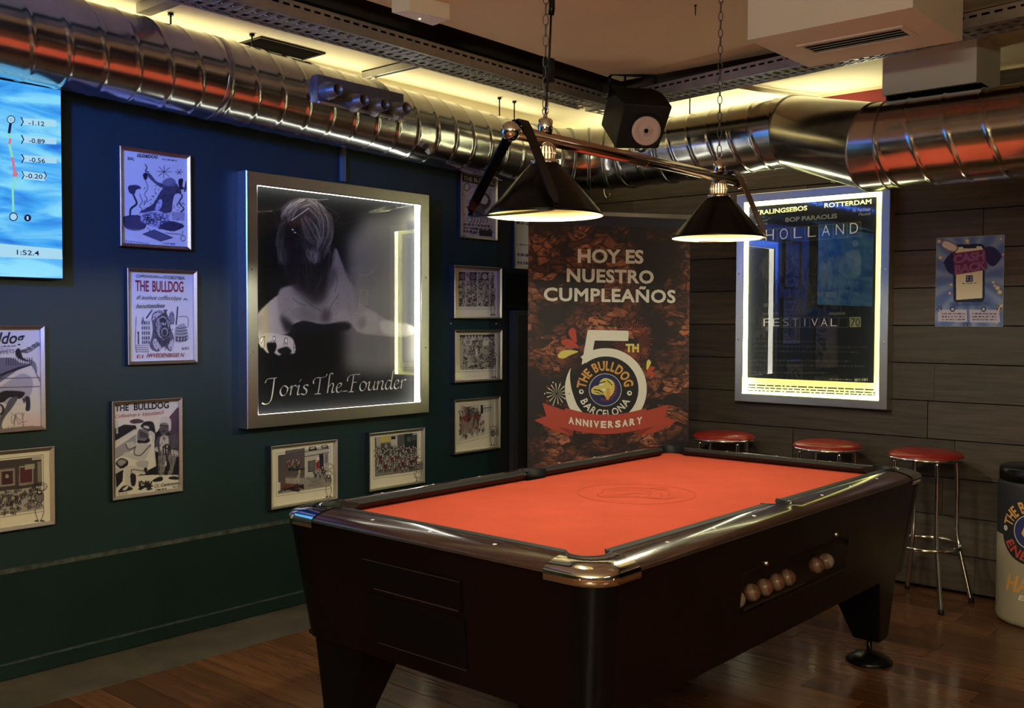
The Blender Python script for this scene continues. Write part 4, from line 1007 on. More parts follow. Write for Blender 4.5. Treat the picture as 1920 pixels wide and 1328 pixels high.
def art_dogposter(A, t):
    c = crop(230, 490, 6.327)
    text(LW, 'COPPESHOUNN', c(158, 193), c(424, 202), 5.5, 'ink', t, .0085, bold=.005); text(LW, 'STOBOTBEA', c(488, 210), c(738, 220), 6, 'ink', t, .0085, bold=.01)
    text(LW, 'THE', c(150, 350), c(312, 358), 20, 'ink_red', t, .0085, bold=.025); text(LW, 'BULLDOG', c(352, 358), c(722, 364), 20, 'ink_red', t, .0085, bold=.025)
    text(LW, 'dl auohue cofflecolype', c(165, 452), c(700, 462), 8, 'ink', t, .0085, shear=.5); text(LW, 'heoutteedeee', c(158, 560), c(500, 552), 9, 'ink', t, .0085, shear=.5, bold=.008)
    text(LW, 'EI', c(165, 1150), c(248, 1152), 6.5, 'ink_red', t, .0085, shear=.1); text(LW, 'IWVEDENBIGEI N', c(285, 1142), c(732, 1135), 7.5, 'ink_red', t, .0085, shear=.3, bold=.015)
    L = lambda pts, w_=1.2, sm=4, col=INK: A.line([c(*p_) for p_ in pts], col, w_, sm=sm)
    P = lambda pts, col=INK, sm=3, a=1: A.poly([c(*p_) for p_ in pts], col, a, sm=sm)
    L([(430, 190), (480, 195)], .9, 1); L([(725, 460), (745, 445), (765, 462)], 1.5)
    P([(345, 572), (358, 578), (290, 680), (272, 675)], (30, 28, 60), 0)
    P([(270, 700), (330, 680), (340, 900), (310, 990), (230, 985), (218, 760)], (196, 192, 184), 0); 
    for x in (230, 255, 278, 305):
        for y in (715, 775, 835, 895, 945): P([(x, y), (x + 13, y - 3), (x + 13, y + 34), (x, y + 37)], INK, 0, .9)
    P([(215, 740), (240, 650), (262, 735)], (110, 106, 110), 0); L([(185, 845), (188, 980)], 2.2, 1); A.ell(c(185, 845), 1.8, 1.8, INK)
    P([(340, 640), (370, 595), (440, 580), (510, 620), (550, 690), (570, 800), (600, 870), (612, 960), (590, 1050), (550, 1065), (500, 1020), (470, 1030), (420, 1075), (345, 1050), (318, 985), (345, 900), (355, 800)], (96, 92, 100))
    P([(400, 660), (470, 635), (530, 680), (555, 780), (545, 880), (480, 930), (420, 880), (395, 780)], (150, 146, 146)); 
    P([(440, 690), (500, 675), (525, 730), (530, 780), (455, 775)], (60, 56, 64)); 
    for x in (452, 475, 500): P([(x, 730), (x + 13, 728), (x + 15, 760), (x + 2, 762)], (205, 200, 196), 0)
    A.ring(c(480, 695), 4, 3.4, INK, 1.2); A.ring(c(498, 840), 8, 10, INK, 2.2); A.ell(c(498, 845), 4.6, 6.5, (60, 56, 62)); A.ring(c(470, 780), 14, 22, INK, 1.4)
    P([(345, 590), (420, 585), (480, 615), (430, 640), (360, 700), (345, 670)], (190, 186, 182)); L([(345, 690), (370, 620), (430, 600), (490, 640)], 1.4)
    P([(360, 920), (400, 925), (455, 1000), (450, 1050), (400, 1050), (362, 990)], (186, 180, 176)); P([(570, 935), (600, 930), (608, 1000), (585, 1050), (548, 1035), (545, 985)], (186, 180, 176))
    P([(400, 900), (480, 940), (545, 900), (560, 940), (500, 1010), (440, 985)], (66, 62, 74))
    P([(480, 578), (532, 576), (520, 600), (525, 640), (508, 650), (500, 605)], (60, 56, 64)); 
    P([(545, 660), (585, 590), (615, 660), (610, 740), (550, 745)], (130, 126, 128)); L([(652, 545), (645, 640), (635, 750)], 2.4, 1)
    P([(620, 810), (660, 760), (730, 740), (755, 800), (775, 860), (770, 940), (630, 960)], (160, 156, 150)); 
    for y in (780, 815, 850, 890, 930): L([(635, y + 10), (690, y + 16), (765, y)], 1.1)
    for x in (640, 680, 715, 745): L([(x, 900), (x, 945)], 2, 1)
    for y in (1000, 1025, 1050, 1075): L([(160, y), (310, y), ], .5, 1)
    L([(160, 660), (150, 980), (165, 1080)], .4); L([(660, 660), (770, 665), (775, 780)], .5); A.scrib(c(700, 1052), c(790, 1048), 5, MID)
    for i in range(110):
        x, y = random.uniform(345, 600), random.uniform(600, 1050); L([(x, y), (x + random.uniform(-12, 12), y + random.uniform(4, 22))], .5, 1)
def art_musicians(A, t):
    c = crop(200, 735, 6.0375)
    L = lambda pts, w_=1.2, sm=4, col=INK: A.line([c(*p_) for p_ in pts], col, w_, sm=sm)
    P = lambda pts, col=INK, sm=3, a=1: A.poly([c(*p_) for p_ in pts], col, a, sm=sm)
    text(LW, 'THE', c(95, 222), c(250, 210), 11.5, 'ink', t, .0085, bold=.03); text(LW, 'BULLDOG', c(308, 208), c(705, 182), 12.5, 'ink', t, .0085, bold=.03)
    text(LW, 'Coffeeshop e', c(98, 298), c(375, 272), 6.5, 'ink_red', t, .0085, shear=.4); text(LW, 'Valuutlanck', c(410, 275), c(655, 248), 7, 'ink_red', t, .0085, shear=.4)
    P([(90, 420), (200, 370), (330, 380), (340, 420), (90, 570)], INK, 0); P([(590, 420), (730, 260), (825, 150), (830, 560), (560, 480)], (80, 60, 76), 0)
    P([(110, 330), (128, 330), (130, 470), (108, 472)], (190, 184, 180), 0); P([(90, 560), (320, 420), (330, 440), (100, 590)], (205, 200, 192), 0); P([(100, 640), (330, 480), (335, 640), (100, 760)], (150, 146, 152), 0)
    P([(260, 330), (340, 305), (415, 325), (400, 350), (300, 360)], (60, 54, 66))
    P([(545, 470), (600, 430), (830, 520), (830, 940), (520, 940), (350, 950), (560, 840), (540, 620)], (26, 24, 34), 0)
    P([(395, 370), (440, 335), (520, 340), (545, 400), (550, 470), (500, 460), (390, 400)], INK); P([(420, 385), (470, 390), (480, 420), (425, 405)], (200, 194, 188))
    P([(345, 480), (370, 420), (450, 430), (480, 480), (470, 540), (420, 570), (350, 560)], (120, 112, 116)); P([(355, 545), (430, 555), (470, 520), (490, 560), (430, 585), (350, 580)], INK)
    for i in range(10): L([(375 + i * 9, 440 + i * 4), (372 + i * 10, 520)], .7, 1)
    P([(500, 440), (545, 480), (540, 560), (520, 570), (510, 500), (470, 460)], (196, 190, 182))
    P([(330, 600), (400, 580), (500, 600), (485, 660), (440, 760), (380, 780), (240, 745), (190, 720), (220, 680), (310, 700)], (190, 184, 178)); L([(330, 610), (310, 700), (380, 720), (450, 650), (500, 600)], 1.5)
    P([(210, 580), (270, 570), (300, 560), (335, 620), (250, 650)], (186, 180, 174)); L([(215, 590), (250, 650), (330, 620)], 1.4)
    P([(105, 800), (160, 750), (240, 780), (230, 840), (160, 870), (110, 830)], INK); P([(120, 800), (160, 765), (225, 790), (160, 840)], (150, 146, 144)); P([(95, 860), (160, 870), (150, 930), (95, 900)], (190, 184, 178))
    P([(340, 790), (460, 780), (470, 830), (440, 880), (340, 840)], (176, 170, 164)); P([(205, 870), (240, 840), (330, 845), (450, 870), (460, 920), (400, 935), (285, 925), (275, 1050), (215, 1055)], (196, 190, 182)); L([(285, 925), (290, 880), (440, 900)], 1.2)
    P([(270, 930), (330, 940), (325, 1050), (290, 1070), (275, 1040)], INK); P([(420, 870), (455, 860), (460, 920), (445, 930)], INK)
    P([(135, 1120), (200, 1060), (280, 1080), (285, 1110), (150, 1140)], INK); P([(180, 1105), (230, 1065), (245, 1080), (210, 1115)], (205, 200, 192)); P([(100, 930), (190, 880), (180, 1010), (110, 1090)], (26, 24, 34), 0)
    P([(595, 340), (620, 285), (690, 280), (730, 330), (725, 430), (700, 440), (680, 400), (600, 380)], (200, 194, 188)); P([(600, 370), (640, 350), (695, 365), (700, 440), (650, 490), (605, 460)], (120, 110, 112)); L([(610, 380), (690, 390)], 2, 1); L([(620, 450), (660, 445)], 1.6, 1)
    for i in range(8): L([(610 + i * 12, 400), (612 + i * 11, 470)], .6, 1)
    P([(560, 540), (620, 490), (720, 490), (800, 480), (820, 560), (810, 650), (760, 640), (720, 720), (600, 715), (555, 620)], (84, 78, 84)); P([(605, 520), (690, 500), (700, 620), (660, 700), (610, 690)], (190, 184, 178))
    P([(685, 680), (740, 655), (810, 670), (800, 740), (720, 735)], (190, 184, 178)); P([(545, 640), (570, 620), (590, 650), (575, 680), (548, 670)], (190, 184, 178)); 
    for x in (640, 665, 700, 720): L([(x, 620), (x, 710)], 2.6, 1); A.ring(c(680, 620), 4, 3.5, INK, 2)
    P([(590, 720), (670, 725), (665, 840), (640, 940), (590, 935), (585, 800)], (124, 118, 118)); P([(690, 730), (785, 735), (760, 850), (740, 930), (690, 930), (720, 840)], (124, 118, 118)); P([(655, 800), (675, 780), (680, 835), (655, 850)], (205, 200, 192), 0)
    P([(520, 1000), (600, 960), (640, 975), (620, 1010), (540, 1020)], INK); P([(700, 970), (760, 955), (820, 970), (810, 995), (720, 990)], INK)
    for i in range(24): L([(random.uniform(360, 520), random.uniform(1010, 1110)) for _ in range(2)], 2.2, 1)
    text(LW, 'CL Cantunnna', c(540, 1085), c(822, 1045), 6, 'ink', t, .0085, shear=.4, bold=.01); A.scrib(c(550, 1120), c(690, 1102), 2.8, INK); A.scrib(c(745, 1085), c(808, 1080), 2.8, INK); A.scrib(c(130, 1162), c(235, 1148), 1.4, INK); A.scrib(c(130, 1180), c(250, 1164), 1.2, INK)
    for i in range(120):
        x, y = random.uniform(560, 810), random.uniform(500, 930); L([(x, y), (x + random.uniform(-6, 6), y + random.uniform(8, 30))], .5, 1, (50, 46, 54))
def art_bull(A, t):
    c = crop(0, 600, 3.24)
    L = lambda pts, w_=1.2, sm=4, col=INK: A.line([c(*p_) for p_ in pts], col, w_, sm=sm)
    P = lambda pts, col=INK, sm=3, a=1: A.poly([c(*p_) for p_ in pts], col, a, sm=sm)
    text(LW, 'Bulldog', c(-135, 150), c(152, 140), 22, 'ink', t, .0085, shear=.3, bold=.02); A.scrib(c(5, 166), c(95, 162), 2.4, INK); A.scrib(c(-60, 180), c(60, 178), 1.6, MID); text(LW, 'CEPPETS', c(-40, 215), c(88, 200), 7, 'ink', t, .0085, bold=.0)
    P([(-140, 260), (60, 230), (120, 260), (190, 270), (100, 310), (-60, 420), (-140, 440)], (110, 106, 118)); P([(95, 185), (120, 175), (140, 230), (180, 250), (150, 250), (100, 225)], INK)
    for k in range(7): L([(185, 275), (80 - k * 34, 300 + k * 14), (-40 - k * 30, 380 + k * 8)], 1.1)
    P([(10, 400), (120, 330), (185, 345), (200, 400), (175, 470), (100, 480), (60, 520), (0, 500), (-80, 520), (-80, 440)], (170, 166, 170)); P([(5, 440), (60, 430), (150, 440), (120, 480), (60, 470), (20, 500), (-40, 500)], INK)
    P([(60, 480), (110, 470), (70, 540), (30, 590), (10, 640), (20, 670), (0, 660), (0, 590), (30, 540)], (90, 86, 96)); P([(150, 470), (180, 470), (182, 545), (155, 550), (158, 510)], (50, 46, 56)); P([(135, 480), (152, 480), (148, 510)], (70, 66, 76)); A.ell(c(-5, 545), 10, 11, INK); A.ell(c(-6, 545), 6, 8, (190, 184, 190))
    P([(170, 240), (215, 260), (225, 320), (205, 300)], (120, 116, 122)); L([(215, 315), (250, 388)], 1.2, 1); L([(105, 180), (160, 200), (215, 170), (240, 150)], 1.2)
    for i in range(14): A.ring(c(130 + i * 8, 200 - i * 4 + random.uniform(-10, 10)), 2.2, 2.2, INK, .8)
    for i in range(12): L([(40 + i * 14, 230), (38 + i * 14, 275)], .7, 1)
    L([(-140, 360), (250, 350)], .5, 1); L([(-140, 415), (255, 405)], .5, 1); A.poly([c(100, 590), c(252, 580), c(255, 660), c(90, 665)], (205, 160, 170), .4, blur=8)
    for i in range(14): L([jit((100, 600), 50), jit((120, 610), 50)], .4, 1, MID)
    text(LW, 'El Buntenfuel era', c(40, 665), c(205, 650), 4.4, 'ink', t, .0085, shear=.4)
def border_print(A, q, fig=None, n=26, sky=None, fh=(10, 16)):
    A.poly(q, (128, 122, 112)); bordered(A, [(q[0][0] - 3, q[0][1] - 3), (q[1][0] + 3, q[1][1] - 3), (q[2][0] + 3, q[2][1] + 4), (q[3][0] - 3, q[3][1] + 4)])
def lerpq(q, u, v):
    a = (q[0][0] + (q[1][0] - q[0][0]) * u, q[0][1] + (q[1][1] - q[0][1]) * u); b = (q[3][0] + (q[2][0] - q[3][0]) * u, q[3][1] + (q[2][1] - q[3][1]) * u)
    return (a[0] + (b[0] - a[0]) * v, a[1] + (b[1] - a[1]) * v)
def uvp(A, q, pts, col, a=1): A.poly([lerpq(q, u, v) for u, v in pts], col, a)
def uvr(A, q, u0, v0, u1, v1, col, a=1): uvp(A, q, [(u0, v0), (u1, v0), (u1, v1), (u0, v1)], col, a)
def art_bar(A, t):
    q = [(-34, 868), (78, 856), (79, 955), (-34, 972)]; border_print(A, q)
    uvr(A, q, 0, 0, 1, .62, (66, 56, 54)); uvr(A, q, .3, .16, .55, .48, (150, 146, 138)); uvr(A, q, .33, .2, .52, .45, (70, 30, 40)); A.ell(lerpq(q, .42, .30), 6, 7, INK); A.ell(lerpq(q, .42, .30), 3.6, 4.2, (170, 160, 150))
    uvr(A, q, .62, .14, .86, .5, (150, 146, 138)); uvr(A, q, .64, .17, .84, .46, (84, 30, 42)); uvr(A, q, .72, .12, .88, .22, (176, 170, 150)); uvr(A, q, .93, .1, .99, .5, (140, 134, 126)); uvr(A, q, .84, .0, 1, .05, (190, 184, 174))
    for v in np.linspace(.02, .6, 16): A.line([lerpq(q, 0, v), lerpq(q, 1, v)], (96, 86, 82), .5, .6)
    uvr(A, q, 0, .56, 1, 1, (166, 158, 148))
    for i in range(26): figure(A, *lerpq(q, random.uniform(.02, .93), random.uniform(.72, .97)), random.uniform(13, 20))
    for i in range(60): A.ring(lerpq(q, random.random(), random.uniform(.55, 1)), random.uniform(1.5, 4), random.uniform(1.5, 3), INK, .8)
    tall_figure(A, (74, 904, 979, 24)); A.ring((76, 913), 12, 8, INK, .9); A.scrib((34, 961), (66, 958), .9, MID)
def art_street(A, t):
    c = crop(490, 790, 6.0); q = [c(186, 385), c(762, 300), c(760, 735), c(188, 822)]
    A.poly([c(268, 332), c(486, 302), c(486, 385), c(268, 400)], (92, 82, 82)); A.poly([c(490, 330), c(762, 292), c(762, 350), c(490, 400)], (196, 188, 176)); border_print(A, q)
    P = lambda pts, col=INK, a=1: A.poly([c(*p_) for p_ in pts], col, a)
    P([(188, 385), (270, 372), (272, 560), (188, 570)], (100, 92, 92)); P([(270, 335), (486, 302), (488, 640), (272, 670)], (104, 94, 94))
    for k in range(26): A.line([c(190, 395 + k * 9), c(486, 330 + k * 11)], (60, 52, 54), .7, .8)
    P([(488, 325), (762, 290), (760, 640), (488, 680)], (188, 180, 168)); P([(540, 290), (610, 282), (628, 320), (530, 335)], INK); P([(550, 298), (600, 290), (605, 305), (552, 318)], (200, 194, 184)); P([(672, 275), (740, 268), (758, 300), (680, 308)], INK); P([(684, 280), (730, 274), (735, 290), (690, 296)], (200, 194, 184))
    A.line([c(490, 400), c(762, 352)], INK, 1.2); A.line([c(490, 345), c(762, 305)], INK, 1)
    P([(525, 450), (612, 435), (612, 560), (525, 575)], INK)
    for i in range(6):
        for j in range(5): P([(530 + i * 14, 456 + j * 22 - i * 2), (539 + i * 14, 455 + j * 22 - i * 2), (539 + i * 14, 470 + j * 22 - i * 2), (530 + i * 14, 471 + j * 22 - i * 2)], (150, 146, 140))
    P([(650, 375), (700, 368), (702, 540), (655, 550)], (34, 34, 60)); P([(712, 372), (748, 366), (748, 470), (712, 480)], (120, 116, 116)); P([(615, 470), (650, 440), (652, 530), (618, 540)], (140, 30, 36)); P([(628, 405), (650, 402), (650, 430), (630, 434)], (220, 214, 204))
    P([(188, 640), (480, 640), (760, 600), (760, 735), (188, 822)], (150, 142, 132)); P([(190, 560), (270, 560), (275, 760), (230, 800), (190, 815)], (88, 80, 80)); P([(185, 690), (215, 685), (215, 780), (188, 785)], (205, 198, 186))
    for i in range(16): figure(A, *c(random.uniform(290, 440), random.uniform(500, 560)), random.uniform(9, 13), random.choice([(170, 60, 60), (190, 170, 110), (180, 174, 160)]))
    P([(300, 545), (490, 530), (490, 545), (300, 560)], INK); P([(418, 550), (440, 545), (436, 600), (420, 610)], (190, 170, 70)); A.line([c(380, 670), c(425, 600), c(420, 690)], (200, 194, 184), 1.4)
    for i in range(14): figure(A, *c(random.uniform(600, 720), random.uniform(600, 690)), random.uniform(10, 16))
    for i in range(16): A.poly([jit(c(x := random.uniform(200, 480), y := random.uniform(700, 790)), 3) for _ in range(5)], random.choice([INK, (120, 50, 46), (90, 84, 80)]))
    for i in range(26): A.line([c(random.uniform(500, 700), random.uniform(620, 740)), c(random.uniform(500, 700), random.uniform(650, 740))], MID, .6)
    tall_figure(A, (490 + 757 / 6, 790 + 545 / 6, 790 + 860 / 6, 16)); A.poly([c(722, 690), c(792, 685), c(780, 730), c(735, 735)], (150, 144, 140)); A.ring(c(765, 510), 6.5, 5, INK, .8)
def art_crowd(A, t):
    c = crop(490, 790, 6.0); q = [c(1272, 182), c(1752, 130), c(1752, 560), c(1278, 628)]; border_print(A, q)
    P = lambda pts, col=INK, a=1: A.poly([c(*p_) for p_ in pts], col, a)
    P([(1275, 182), (1340, 174), (1340, 420), (1278, 430)], (170, 164, 154)); P([(1280, 190), (1290, 188), (1292, 330), (1282, 332)], INK); P([(1338, 180), (1455, 170), (1455, 232), (1340, 244)], (196, 180, 96)); P([(1345, 255), (1450, 245), (1450, 310), (1345, 320)], (80, 74, 72))
    P([(1455, 168), (1530, 158), (1530, 290), (1458, 300)], (190, 184, 172)); P([(1460, 175), (1510, 168), (1510, 200), (1462, 206)], INK); P([(1530, 156), (1606, 148), (1606, 300), (1532, 300)], (110, 104, 100))
    for k in range(5): A.line([c(1540 + k * 14, 158), c(1540 + k * 14, 300)], INK, 1)
    P([(1604, 146), (1752, 130), (1752, 300), (1610, 300)], (38, 44, 46)); A.scrib(c(1640, 230), c(1745, 205), 9, (90, 96, 96)); P([(1700, 145), (1750, 138), (1750, 148), (1702, 154)], (214, 208, 196))
    for i in range(150): figure(A, *c(random.uniform(1290, 1745), 330 + 250 * (i / 150) + random.uniform(0, 12)), random.uniform(10, 15), random.choice([(196, 190, 178), (160, 154, 146), (70, 64, 64), (196, 190, 178), (110, 104, 98)] * 2 + [(150, 40, 46)]))
    for x, y in ((1395, 500), (1590, 470), (1682, 450), (1340, 400)): A.ell(c(x, y), 3.4, 7, (146, 38, 44)); figure(A, *c(x + 4, y + 65), 17, (60, 54, 56))
    tall_figure(A, (490 + 1765 / 6, 790 + 400 / 6, 790 + 680 / 6, 14)); A.ring(c(1757, 595), 6.5, 9, INK, .9); A.ring(c(1757, 600), 3.4, 5.5, INK, .8); A.ring(c(1780, 350), 4.5, 6, MID, .8)
def art_panels(seed, q, circles, figx):
    def f(A, t):
        random.seed(seed); border_print(A, q); uvr(A, q, 0, 0, 1, 1, (156, 150, 136))
        for i in range(420):
            u, v = random.random(), random.random(); du, dv = random.uniform(.02, .07), random.uniform(.015, .06)
            uvr(A, q, u, v, min(1, u + du), min(1, v + dv), random.choice([(52, 46, 46), (196, 190, 174), (210, 204, 188), (100, 94, 88), (170, 164, 150), (60, 54, 52)]), .9)
        for i in range(90): A.ring(lerpq(q, random.random(), random.uniform(.2, .98)), random.uniform(1.2, 2.8), random.uniform(1.2, 2.8), (60, 54, 52), .6)
        if circles:
            for u in (.08, .38, .70):
                uvr(A, q, u - .06, .02, u + .12, .24, (60, 54, 54)); A.ell(lerpq(q, u + .03, .13), 5.2, 6.4, (190, 184, 168) if u > .5 else (120, 114, 112)); A.ring(lerpq(q, u + .03, .13), 5.2, 6.4, INK, 1)
            for u in (.19, .52, .86): uvr(A, q, u, 0, u + .03, 1, (205, 198, 180), .75)
        else:
            uvr(A, q, 0, 0, 1, .06, (50, 44, 44)); uvr(A, q, .15, .13, .34, .30, (196, 190, 176)); uvr(A, q, .18, .15, .3, .26, (140, 134, 124)); uvr(A, q, .24, .46, .44, .58, (50, 44, 44))
            for k in range(5): uvr(A, q, .25 + k * .04, .47, .265 + k * .04, .57, (196, 190, 176))
            uvr(A, q, .45, .40, .52, .62, (205, 198, 184)); uvr(A, q, 0, .22, .1, .82, (170, 164, 150)); uvr(A, q, .66, .17, .84, .32, (200, 194, 180))
            for k in range(6): uvr(A, q, .16 + k * .09, .02, .20 + k * .09, .08, (200, 194, 180))
        tall_figure(A, figx)
    return f
def art_scene(A, t):
    random.seed(5); c = crop(820, 300, 2.29); q = [c(92, 1060), c(244, 1046), c(194, 1190), c(92, 1212)]; q = [c(92, 1058), c(242, 1044), c(200, 1190), c(92, 1212)]
    q = [c(92, 1060), c(200, 1048), c(196, 1190), c(92, 1212)]; q2 = [c(92, 1060), c(244, 1044), c(244, 1170), c(92, 1212)]; border_print(A, q2); uvr(A, q2, 0, 0, 1, 1, (206, 200, 184))
    for i in range(44): figure(A, *lerpq(q2, random.uniform(.02, .72), random.uniform(.2, .98)), random.uniform(8, 14), random.choice([(150, 40, 44), (196, 190, 178), (110, 104, 98), (60, 54, 54)]))
    for i in range(30): A.poly([jit(lerpq(q2, u := random.uniform(0, .65), v := random.uniform(0, .9)), 4) for _ in range(4)], random.choice([(70, 64, 62), (150, 144, 134), (120, 36, 42), INK]), .7)
    for i in range(60): A.line([jit(lerpq(q2, random.uniform(0, .7), random.uniform(0, 1)), 2) for _ in range(1)] + [jit(lerpq(q2, random.uniform(0, .7), random.uniform(0, 1)), 2)], (140, 134, 124), .4, .5)
    uvr(A, q2, .62, .02, .68, .3, INK)
    for k in range(4): A.line([lerpq(q2, .66 + k * .07, .14), lerpq(q2, .71 + k * .07, .12)], INK, 1.2); A.line([lerpq(q2, .685 + k * .07, .13), lerpq(q2, .685 + k * .07, .26)], INK, 1.2)
    tall_figure(A, (820 + 238 / 2.29, 300 + 1140 / 2.29, 300 + 1228 / 2.29, 13))
def art_bandposter(A, t):
    random.seed(9); c = crop(820, 300, 2.29)
    A.poly([c(108, 62), c(245, 88), c(245, 116), c(108, 92)], (26, 24, 26)); text(LW, 'THE BULLDOS', c(112, 86), c(242, 108), 8, 'ink_cream', t, .0085, bold=.03)
    P = lambda pts, col, sm=3: A.poly([c(*p_) for p_ in pts], col, sm=sm)
    A.poly([c(105, 100), c(240, 120), c(236, 330), c(105, 325)], (176, 170, 156), .6)
    for i in range(260):
        x, y = random.uniform(110, 240), random.uniform(110, 325); A.line([c(x, y), c(x + random.uniform(-7, 7), y + random.uniform(-7, 7))], random.choice([INK, MID, (205, 200, 188)]), .8, .8)
    A.ring(c(127, 116), 5, 7, INK, 1.6); A.ell(c(127, 116), 4, 6, (196, 190, 176)); P([(170, 160), (200, 140), (225, 160), (228, 190), (205, 215), (180, 205)], (70, 66, 64)); P([(185, 160), (205, 152), (218, 170), (208, 190), (188, 185)], (190, 184, 172)); P([(150, 200), (180, 190), (205, 225), (180, 240), (155, 225)], (90, 84, 82))
    for k in range(6): A.line([c(125 + k * 3, 200), c(150 + k * 12, 250), c(140 + k * 14, 270)], INK, 1.4, sm=3)
    for y in (285, 300, 315): A.scrib(c(112, y - 4), c(232, y + 6), 4, INK)
    A.ring(c(158, 305), 5, 5, INK, 1.4); P([(180, 300), (236, 305), (235, 330), (180, 325)], (50, 46, 48), 0)
def art_hidden(A, t):
    A.scrib((968, 420), (996, 424), 4, INK); A.scrib((968, 460), (996, 462), 3, MID); A.scrib((970, 480), (996, 482), 5, INK); A.scrib((970, 495), (996, 497), 5, INK)

frame('framed print of a snake charmer sketch headed BAL, topmost left of the lightbox', LW, [(223, 272), (357, 291), (360, 469), (227, 463)], .022, art_snakes, res=420)
frame('framed poster with a dog by city buildings under a tall red heading', LW, [(238, 502), (370, 507), (372, 681), (240, 686)], .022, art_dogposter, res=420)
frame('framed poster of two seated street musicians in black ink under a dark heading', LW, [(208, 754), (342, 744), (345, 920), (213, 941)], .022, art_musicians, res=430)
q = LW.m(84, 610, .022), LW.m(88, 806, .022)
frame('framed bullfight poster cut by the left edge of the photo', LW, None, .022, art_bull, rect=(q[0][0] - .50, (q[0][0] + q[1][0]) / 2, q[1][1], q[0][1]), res=400)
q = LW.m(104, 836, .022), LW.m(104, 984, .022)
frame('framed bar scene cartoon with a red windowed wall, lowest at the left edge', LW, None, .022, art_bar, rect=(q[0][0] - .56, (q[0][0] + q[1][0]) / 2, q[1][1], q[0][1]), res=400, base=(226, 218, 198))
frame('framed street corner cartoon with brick wall, left of two just above the table', LW, [(508, 838), (634, 822), (634, 934), (508, 960)], .034, art_street, fw=.012, res=470, base=(226, 218, 198))
frame('framed street crowd cartoon, right of two just above the table', LW, [(692, 814), (797, 800), (798, 905), (693, 924)], .034, art_crowd, fw=.012, res=470, base=(226, 218, 198))
frame('framed black and white collage poster behind the lamp bracket', LW, [(864, 325), (937, 331), (930, 451), (864, 446)], .022, art_bandposter, fw=.012, res=400, base=(190, 184, 170))
c_ = crop(840, 480, 5.107)
frame('framed dense panel comic with three round portraits, upper of three beside the banner', LW, [(853, 496), (942, 503), (941, 599), (851, 597)], .040, art_panels(21, [c_(100, 150), c_(444, 156), c_(442, 488), c_(98, 486)], True, (840 + 430 / 5.107, 537, 592, 12)), fw=.012, res=480, base=(226, 218, 198), group='square framed comics beside the banner')
frame('framed dense panel comic with a small shop window, middle of three beside the banner', LW, [(853, 619), (942, 618), (942, 713), (853, 719)], .040, art_panels(33, [c_(112, 758), c_(446, 752), c_(444, 1080), c_(112, 1092)], False, (840 + 440 / 5.107, 658, 709, 12)), fw=.012, res=480, base=(226, 218, 198), group='square framed comics beside the banner')
frame('framed crowd cartoon with red figures, lowest of three beside the banner', LW, [(852, 748), (939, 744), (939, 839), (853, 856)], .040, art_scene, fw=.012, res=480, base=(226, 218, 198), group='square framed comics beside the banner')
frame('framed notice mostly hidden behind the left edge of the banner', LW, None, .022, art_hidden, rect=(LW.m(965, 405, .022)[0], LW.m(965, 405, .022)[0] + .34, LW.m(975, 505, .022)[1], LW.m(965, 408, .022)[1]), res=300)
bxl = thing('black_wall_box', 'flat black wall box half hidden behind the banner', 'wall box', tuple(LW.p(-.68, 1.44, 0)))
q0, q1 = LW.m(945, 506, .05), LW.m(990, 579, .05)
MB().wbox(LW, q0[0], q0[0] + .3, q1[1], q0[1], .0125, .05).build('box', 'black_plastic', bxl, bevel=.004); MB().wbox(LW, q0[0] + .02, q0[0] + .28, q1[1] + .02, q0[1] - .02, .05, .053).build('cover', 'cab_black', bxl)
dp = thing('dark_wall_locker', 'tall dark grey locker panel behind the banner', 'locker', tuple(LW.p(-.5, .2, 0)))
q0 = LW.m(966, 582, .06); MB().wbox(LW, q0[0], q0[0] + .30, .44, q0[1], .0125, .045).build('panel', mat('dark_slate_panel', (.035, .04, .05), .5), dp, bevel=.004)
MB().wbox(LW, q0[0] + .05, q0[0] + .25, .5, q0[1] - .03, .045, .05).build('door', 'flat_black', dp)
for px, py in ((845, 607), (930, 607)):
    P = LW.p(*LW.m(px, py, 0), 0); o = MB().lathe(P, [(.0005, .010), (.005, .008), (.007, .0), ], 10, (1, 0, 0)).build('wall_bolt', 'galv_seam', None); tag(o, 'small bolt head in the green wall below the upper square comic, ' + ('left' if px < 900 else 'right') + ' one', 'bolt')

